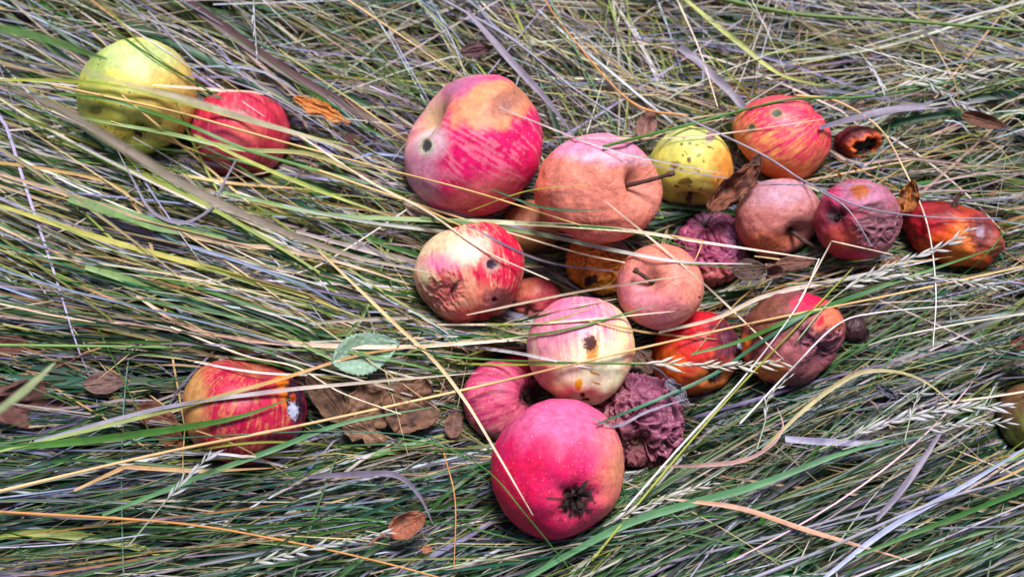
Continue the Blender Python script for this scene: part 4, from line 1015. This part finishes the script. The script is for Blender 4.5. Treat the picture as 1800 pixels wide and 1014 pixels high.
def leaf(c, ln, wd, ang, col, label, z=.01, fold=.25, curl=.3, roll=0, tx=0, ty=0, col2=None, serr=.04, crump=.08, pet=0, vein=None, seed=0, ragged=0, cat="leaf"):
    """ln, wd in reference pixels; curl bends along the length, roll wraps across"""
    rs = np.random.default_rng(seed + 50)
    C = at(c[0], c[1], z + LEAF_UP * (z < .015)); r_, u_, v_ = basis(C)
    k = K * ((C - CAM) @ FW)
    nu, nv = 46, 27
    s = np.linspace(0, 1, nu); v = np.linspace(-1, 1, nv)
    Sg, Vg = np.meshgrid(s, v, indexing='ij')
    half = wd * .5 * (np.sin(np.clip(Sg, 0, 1) ** .78 * math.pi) ** .75) * (1 - .10 * Sg) + .3
    half = half * (1 + serr * (np.abs((Sg * 15) % 1 - .5) * 2 - .5) * np.abs(Vg))
    half = half * (1 + ragged * pn(np.stack([Sg * 5 + seed, np.sign(Vg) * 3, Vg * 0], -1)))
    w = Vg * half
    x = (Sg - .5) * ln + .12 * np.abs(w)
    y = w; zz = fold * np.abs(w)
    if roll:
        Rr = wd * .5 / roll
        y = Rr * np.sin(w / Rr); zz = zz * .3 + Rr * (1 - np.cos(w / Rr))
    if curl:
        Rc = ln / curl; an = x / Rc
        x, zz = (Rc - zz) * np.sin(an), Rc - (Rc - zz) * np.cos(an)
    nz = np.stack([Sg * 3.2 + seed, Vg * 1.8, Sg * 0 + seed], -1)
    zz = zz + crump * wd * fbm(nz, 3) + .02 * wd * pn(nz * 4)
    y = y + crump * .5 * wd * fbm(nz + 20, 2)
    # side veins pressed in
    vn = np.exp(-((((Sg - .35 * np.abs(Vg)) * 9) % 1 - .5) / .10) ** 2) * (np.abs(Vg) > .06) * (np.abs(Vg) < .93)
    mr = np.exp(-(Vg / .05) ** 2)
    zz = zz - .012 * wd * vn
    X, Y, Z = x.ravel(), y.ravel(), zz.ravel() - np.median(zz)
    a = math.radians(ang)
    Rm = np.array(Matrix.Rotation(math.radians(tx), 3, 'X') @ Matrix.Rotation(math.radians(ty), 3, 'Y') @ Matrix.Rotation(a, 3, 'Z'))
    Q = np.stack([X, Y, Z], -1) @ Rm.T
    Wp = (Q[:, :1] * r_ + Q[:, 1:2] * u_ + Q[:, 2:] * v_) * k
    ca = lin(col); cb = lin(col2) if col2 else ca * .6
    if col[0] > col[1]: ca = ca * .78; cb = cb * .7
    bl = fbm(np.stack([Sg * 3 + seed * 3, Vg * 2, Sg * 0 + 5], -1), 4).ravel()
    cl = ca[None] + (cb - ca)[None] * sstep(-.2, .4, bl)[:, None]
    vc = lin(vein) if vein else ca * 1.25
    cl = mix(cl, vc, np.clip(.35 * vn + .8 * mr, 0, 1).ravel())
    i = np.arange(nu * nv).reshape(nu, nv)
    F = np.stack([i[:-1, :-1], i[1:, :-1], i[1:, 1:], i[:-1, 1:]], -1).reshape(-1, 4)
    o = mesh("leaf", Wp, F, np.clip(cl, .005, .8), np.zeros((len(Wp), 3)), mat=M_LEAF)
    o.location = C
    md = o.modifiers.new("thickness", 'SOLIDIFY'); md.thickness = .0003
    tag(o, label, cat, "fallen leaves among the grass")
    base = Wp.reshape(nu, nv, 3)[:, nv // 2]
    if pet:
        d = base[0] - base[6]; d /= np.linalg.norm(d)
        t = np.linspace(0, 1, 10)[:, None]
        pts = base[2] + d * pet * k * t - v_ * .001 * t + .0015 * np.sin(t * 4) * u_ * (pet / 60)
        mesh_any("leaf_stalk", [tube(pts, np.linspace(.0006, .0009, 10), cb * .9, 6)], M_WOOD, parent=o)
    mesh_any("midrib", [tube(base[1:-1] + v_ * .0001, np.linspace(.0006, .0002, nu - 2), vc, 5)], M_WOOD, parent=o)
    return o


leaf((643, 620), 125, 76, 16, (140, 172, 148), "whole grey-green leaf with a toothed edge, the only green leaf", z=.007, fold=.25, curl=.7, col2=(134, 160, 124), vein=(172, 196, 170), serr=.10, crump=.05, seed=1)
leaf((65, 712), 190, 90, -8, (112, 76, 66), "big dark brown leaf at the left edge", z=-.014, fold=.45, curl=.7, col2=(78, 54, 54), crump=.25, seed=2, ty=10)
leaf((186, 672), 78, 42, 5, (132, 104, 92), "small oval brown leaf above the big dark leaf at left", z=-.008, fold=.1, curl=.2, col2=(108, 84, 78), serr=0, seed=3)
leaf((275, 730), 80, 44, -20, (128, 82, 62), "rust brown leaf tucked behind the lower left apple's yellow edge", z=-.006, col2=(90, 56, 44), seed=4, crump=.15)
leaf((300, 770), 60, 40, -50, (150, 92, 58), "smaller orange-brown leaf under the lower left apple", z=-.012, col2=(96, 60, 44), seed=5, crump=.15)
leaf((575, 700), 110, 60, 130, (122, 92, 70), "curled brown leaf touching the lower left apple's rotten side", z=-.006, fold=.35, curl=.8, roll=.8, col2=(84, 62, 52), seed=6, crump=.18)
leaf((655, 715), 120, 82, 30, (148, 112, 84), "pale brown crumpled leaf, middle of the dead leaf heap", z=-.002, fold=.3, curl=.5, col2=(112, 80, 62), seed=7, crump=.2, ragged=.4)
leaf((722, 712), 110, 100, 60, (136, 98, 74), "wide crumpled brown leaf, right one of the dead leaf heap", z=.0, fold=.2, curl=.6, col2=(92, 70, 68), seed=8, crump=.2, ragged=.3)
leaf((640, 758), 90, 44, -25, (160, 124, 96), "light brown torn leaf at the bottom of the dead leaf heap", z=.0, fold=.3, curl=.9, col2=(118, 88, 68), seed=9, crump=.2, ragged=.6)
leaf((798, 745), 52, 34, 80, (132, 98, 84), "narrow brown leaf left of the dull pink striped apple", z=-.006, seed=10, crump=.1)
leaf((716, 922), 78, 62, 28, (168, 100, 70), "small rust leaf with a stalk near the bottom edge", z=.007, fold=.1, curl=1.3, roll=1.5, col2=(150, 106, 92), pet=48, seed=11, serr=.12, crump=.1)
leaf((1290, 330), 120, 60, 42, (138, 84, 62), "rolled brown leaf wedged between the specked yellow and dusty brown apples", z=.012, roll=1.7, curl=.6, fold=.1, col2=(86, 52, 48), seed=12, crump=.28, ragged=.7)
leaf((1325, 298), 60, 34, 70, (120, 84, 78), "small curled grey-brown leaf under the striped apple", z=.025, roll=1.8, curl=.8, col2=(80, 56, 56), seed=13, crump=.15)
leaf((1597, 346), 62, 44, 70, (176, 108, 52), "crumpled orange-brown leaf above the far-right orange apple", z=.02, roll=1.2, curl=1.1, col2=(112, 66, 42), seed=14, crump=.3, ragged=.5)
leaf((1318, 474), 62, 40, 5, (104, 84, 72), "dull olive-brown leaf left of the hollow rolled leaf", z=.0, fold=.2, curl=.3, col2=(84, 66, 58), seed=15, crump=.1)
leaf((1362, 474), 46, 56, 10, (150, 112, 100), "hollow rolled brown leaf under the dusty brown apple", z=.01, roll=2.6, curl=.4, fold=0, col2=(104, 66, 60), seed=16, crump=.06, ty=-50, tx=20)
leaf((1137, 218), 62, 36, 75, (170, 128, 112), "pale brown leaf behind the salmon rotting apple", z=.0, fold=.3, curl=.3, col2=(140, 104, 96), seed=17)
leaf((1730, 212), 78, 30, -18, (124, 82, 62), "narrow brown leaf at upper right, clear of the apples", z=.004, fold=.5, curl=.3, roll=1, col2=(86, 58, 48), seed=18)
leaf((566, 194), 108, 26, -24, (224, 132, 64), "narrow bright orange decayed leaf right of the small crimson apple", z=.006, fold=.2, curl=.3, col2=(206, 170, 100), seed=19, serr=.25, crump=.25, ragged=.9)
leaf((622, 262), 60, 34, -70, (120, 88, 84), "dim brown leaf between the small crimson and largest apples", z=-.01, seed=20)
leaf((838, 88), 60, 26, 10, (106, 78, 78), "dark brown leaf above the largest crimson apple", z=.0, seed=21, crump=.2)
leaf((20, 606), 70, 40, 10, (112, 66, 52), "reddish brown leaf at the left edge above the big dark leaf", z=-.012, seed=22)
leaf((1398, 462), 70, 26, 4, (138, 96, 82), "brown leaf sliver below the dusty brown apple's stalk", z=-.002, seed=23)
leaf((1132, 634), 52, 34, -60, (126, 98, 84), "small dry brown leaf right of the pink and cream apple", z=-.008, seed=24, crump=.2, ragged=.4)
leaf((740, 362), 70, 44, -20, (200, 176, 150), "pale bleached leaf at the lower left of the largest apple", z=.002, seed=25, crump=.15, col2=(160, 130, 112))
leaf((1790, 600), 34, 26, 80, (120, 66, 60), "red-brown leaf scrap at the right edge above the dark olive apple", z=-.004, seed=26)
leaf((1508, 596), 50, 44, 60, (58, 42, 42), "dark brown crumpled leaf right of the brown rotten apple", z=-.014, seed=27, crump=.3, roll=1.2)
leaf((1192, 690), 64, 26, -50, (140, 132, 142), "withered grey leaf curled over the shrivelled maroon apple", z=.018, roll=1.0, fold=.4, curl=1.0, col2=(96, 90, 104), seed=28, crump=.35, ragged=.9, pet=40)
leaf((1560, 690), 44, 22, -30, (92, 92, 104), "tattered grey leaf in the grass right of the brown rotten apple", z=.008, roll=1.8, curl=1.0, col2=(60, 60, 72), seed=29, crump=.3, ragged=.9)
leaf((750, 965), 20, 14, 10, (176, 112, 84), "scrap of rust leaf beside the bottom rust leaf", z=.006, seed=30)


# ------------------------------------------------------------------ eaten apple remains: a torn cup of skin with orange flesh
def remains(c, r, z, label, seed, cols, open_dir):
    C = at(c[0], c[1], z); r_, u_, v_ = basis(C); k = K * ((C - CAM) @ FW)
    nu, nv = 90, 46
    th = np.linspace(0, 1, nv); ph = np.arange(nu) / nu * 2 * math.pi
    T, Pp = np.meshgrid(th, ph, indexing='ij'); T = T.ravel(); Pp = Pp.ravel()
    od = np.array(open_dir, float); od /= np.linalg.norm(od)
    b1 = np.cross(od, [.2, .7, .4]); b1 /= np.linalg.norm(b1); b2 = np.cross(od, b1)
    rim = 2.3 + .3 * pn(np.stack([np.cos(Pp) * 1.8, np.sin(Pp) * 1.8, Pp * 0 + seed], -1))
    # outer shell from the back pole to the rim, then back inside
    outer = T < .6
    a = np.where(outer, T / .6 * rim, rim * (1 - (T - .6) / .4))
    rr = np.where(outer, 1.0, .80 - .12 * (T - .6))
    d = -np.cos(a)[:, None] * od + np.sin(a)[:, None] * (np.cos(Pp)[:, None] * b1 + np.sin(Pp)[:, None] * b2)
    rr = rr * (1 + .12 * fbm(d * 2.5 + seed, 3) + .05 * pn(d * 8))
    W = d * rr[:, None] * np.array([r[0], r[1], (r[0] + r[1]) / 2]) * k
    W = W[:, :1] * r_ + W[:, 1:2] * u_ + W[:, 2:] * v_
    ca, cb, cr_ = (lin(x) for x in cols)
    col = np.where(outer[:, None], ca, cb)
    col = mix(col, cr_, np.exp(-((T - .6) / .07) ** 2))
    col = col * (1 + .4 * fbm(d * 6, 3))[:, None]
    i = np.arange(nu * nv).reshape(nv, nu)
    F = np.stack([i[:-1], i[1:], np.roll(i, -1, 1)[1:], np.roll(i, -1, 1)[:-1]], -1).reshape(-1, 4)
    o = mesh("apple_remains", W, F, np.clip(col, .004, .8), np.tile([0, .5, .6], (len(W), 1)), mat=M_SKIN)
    o.location = C
    tag(o, label, "apple remains")


remains((1508, 250), (42, 28), .0, "hollowed dark red and orange apple remains right of the striped apple", 4, ((92, 26, 30), (60, 22, 26), (214, 98, 44)), (.5, -.5, .6))
remains((1500, 578), (24, 24), -.002, "dark rotted lump of apple right of the brown rotten apple", 9, ((64, 40, 44), (44, 28, 32), (84, 54, 52)), (.3, .2, -1))


# white pebble-like snail shell between the orange and rotten apples
def snail():
    C = at(1304, 608, .006); r_, u_, v_ = basis(C); k = K * ((C - CAM) @ FW)
    t = np.linspace(0, 1, 90); an = t * 2 * math.pi * 2.6
    R = 6.0 * t ** 1.1 + .3
    pts = (np.cos(an) * R)[:, None] * r_ + (np.sin(an) * R)[:, None] * u_ + ((1 - t) * 4.5)[:, None] * v_
    col = lin((190, 196, 212))[None] * (.75 + .25 * np.sin(an * 3)[:, None])
    o = mesh_any("snail_shell", [tube(pts * k, (2.6 * t + .5) * k, np.clip(col, 0, .8), 10)], M_SKIN)
    o.location = C
    tag(o, "tiny bluish white snail shell between the orange apple and the rotten apple", "snail shell")


snail()
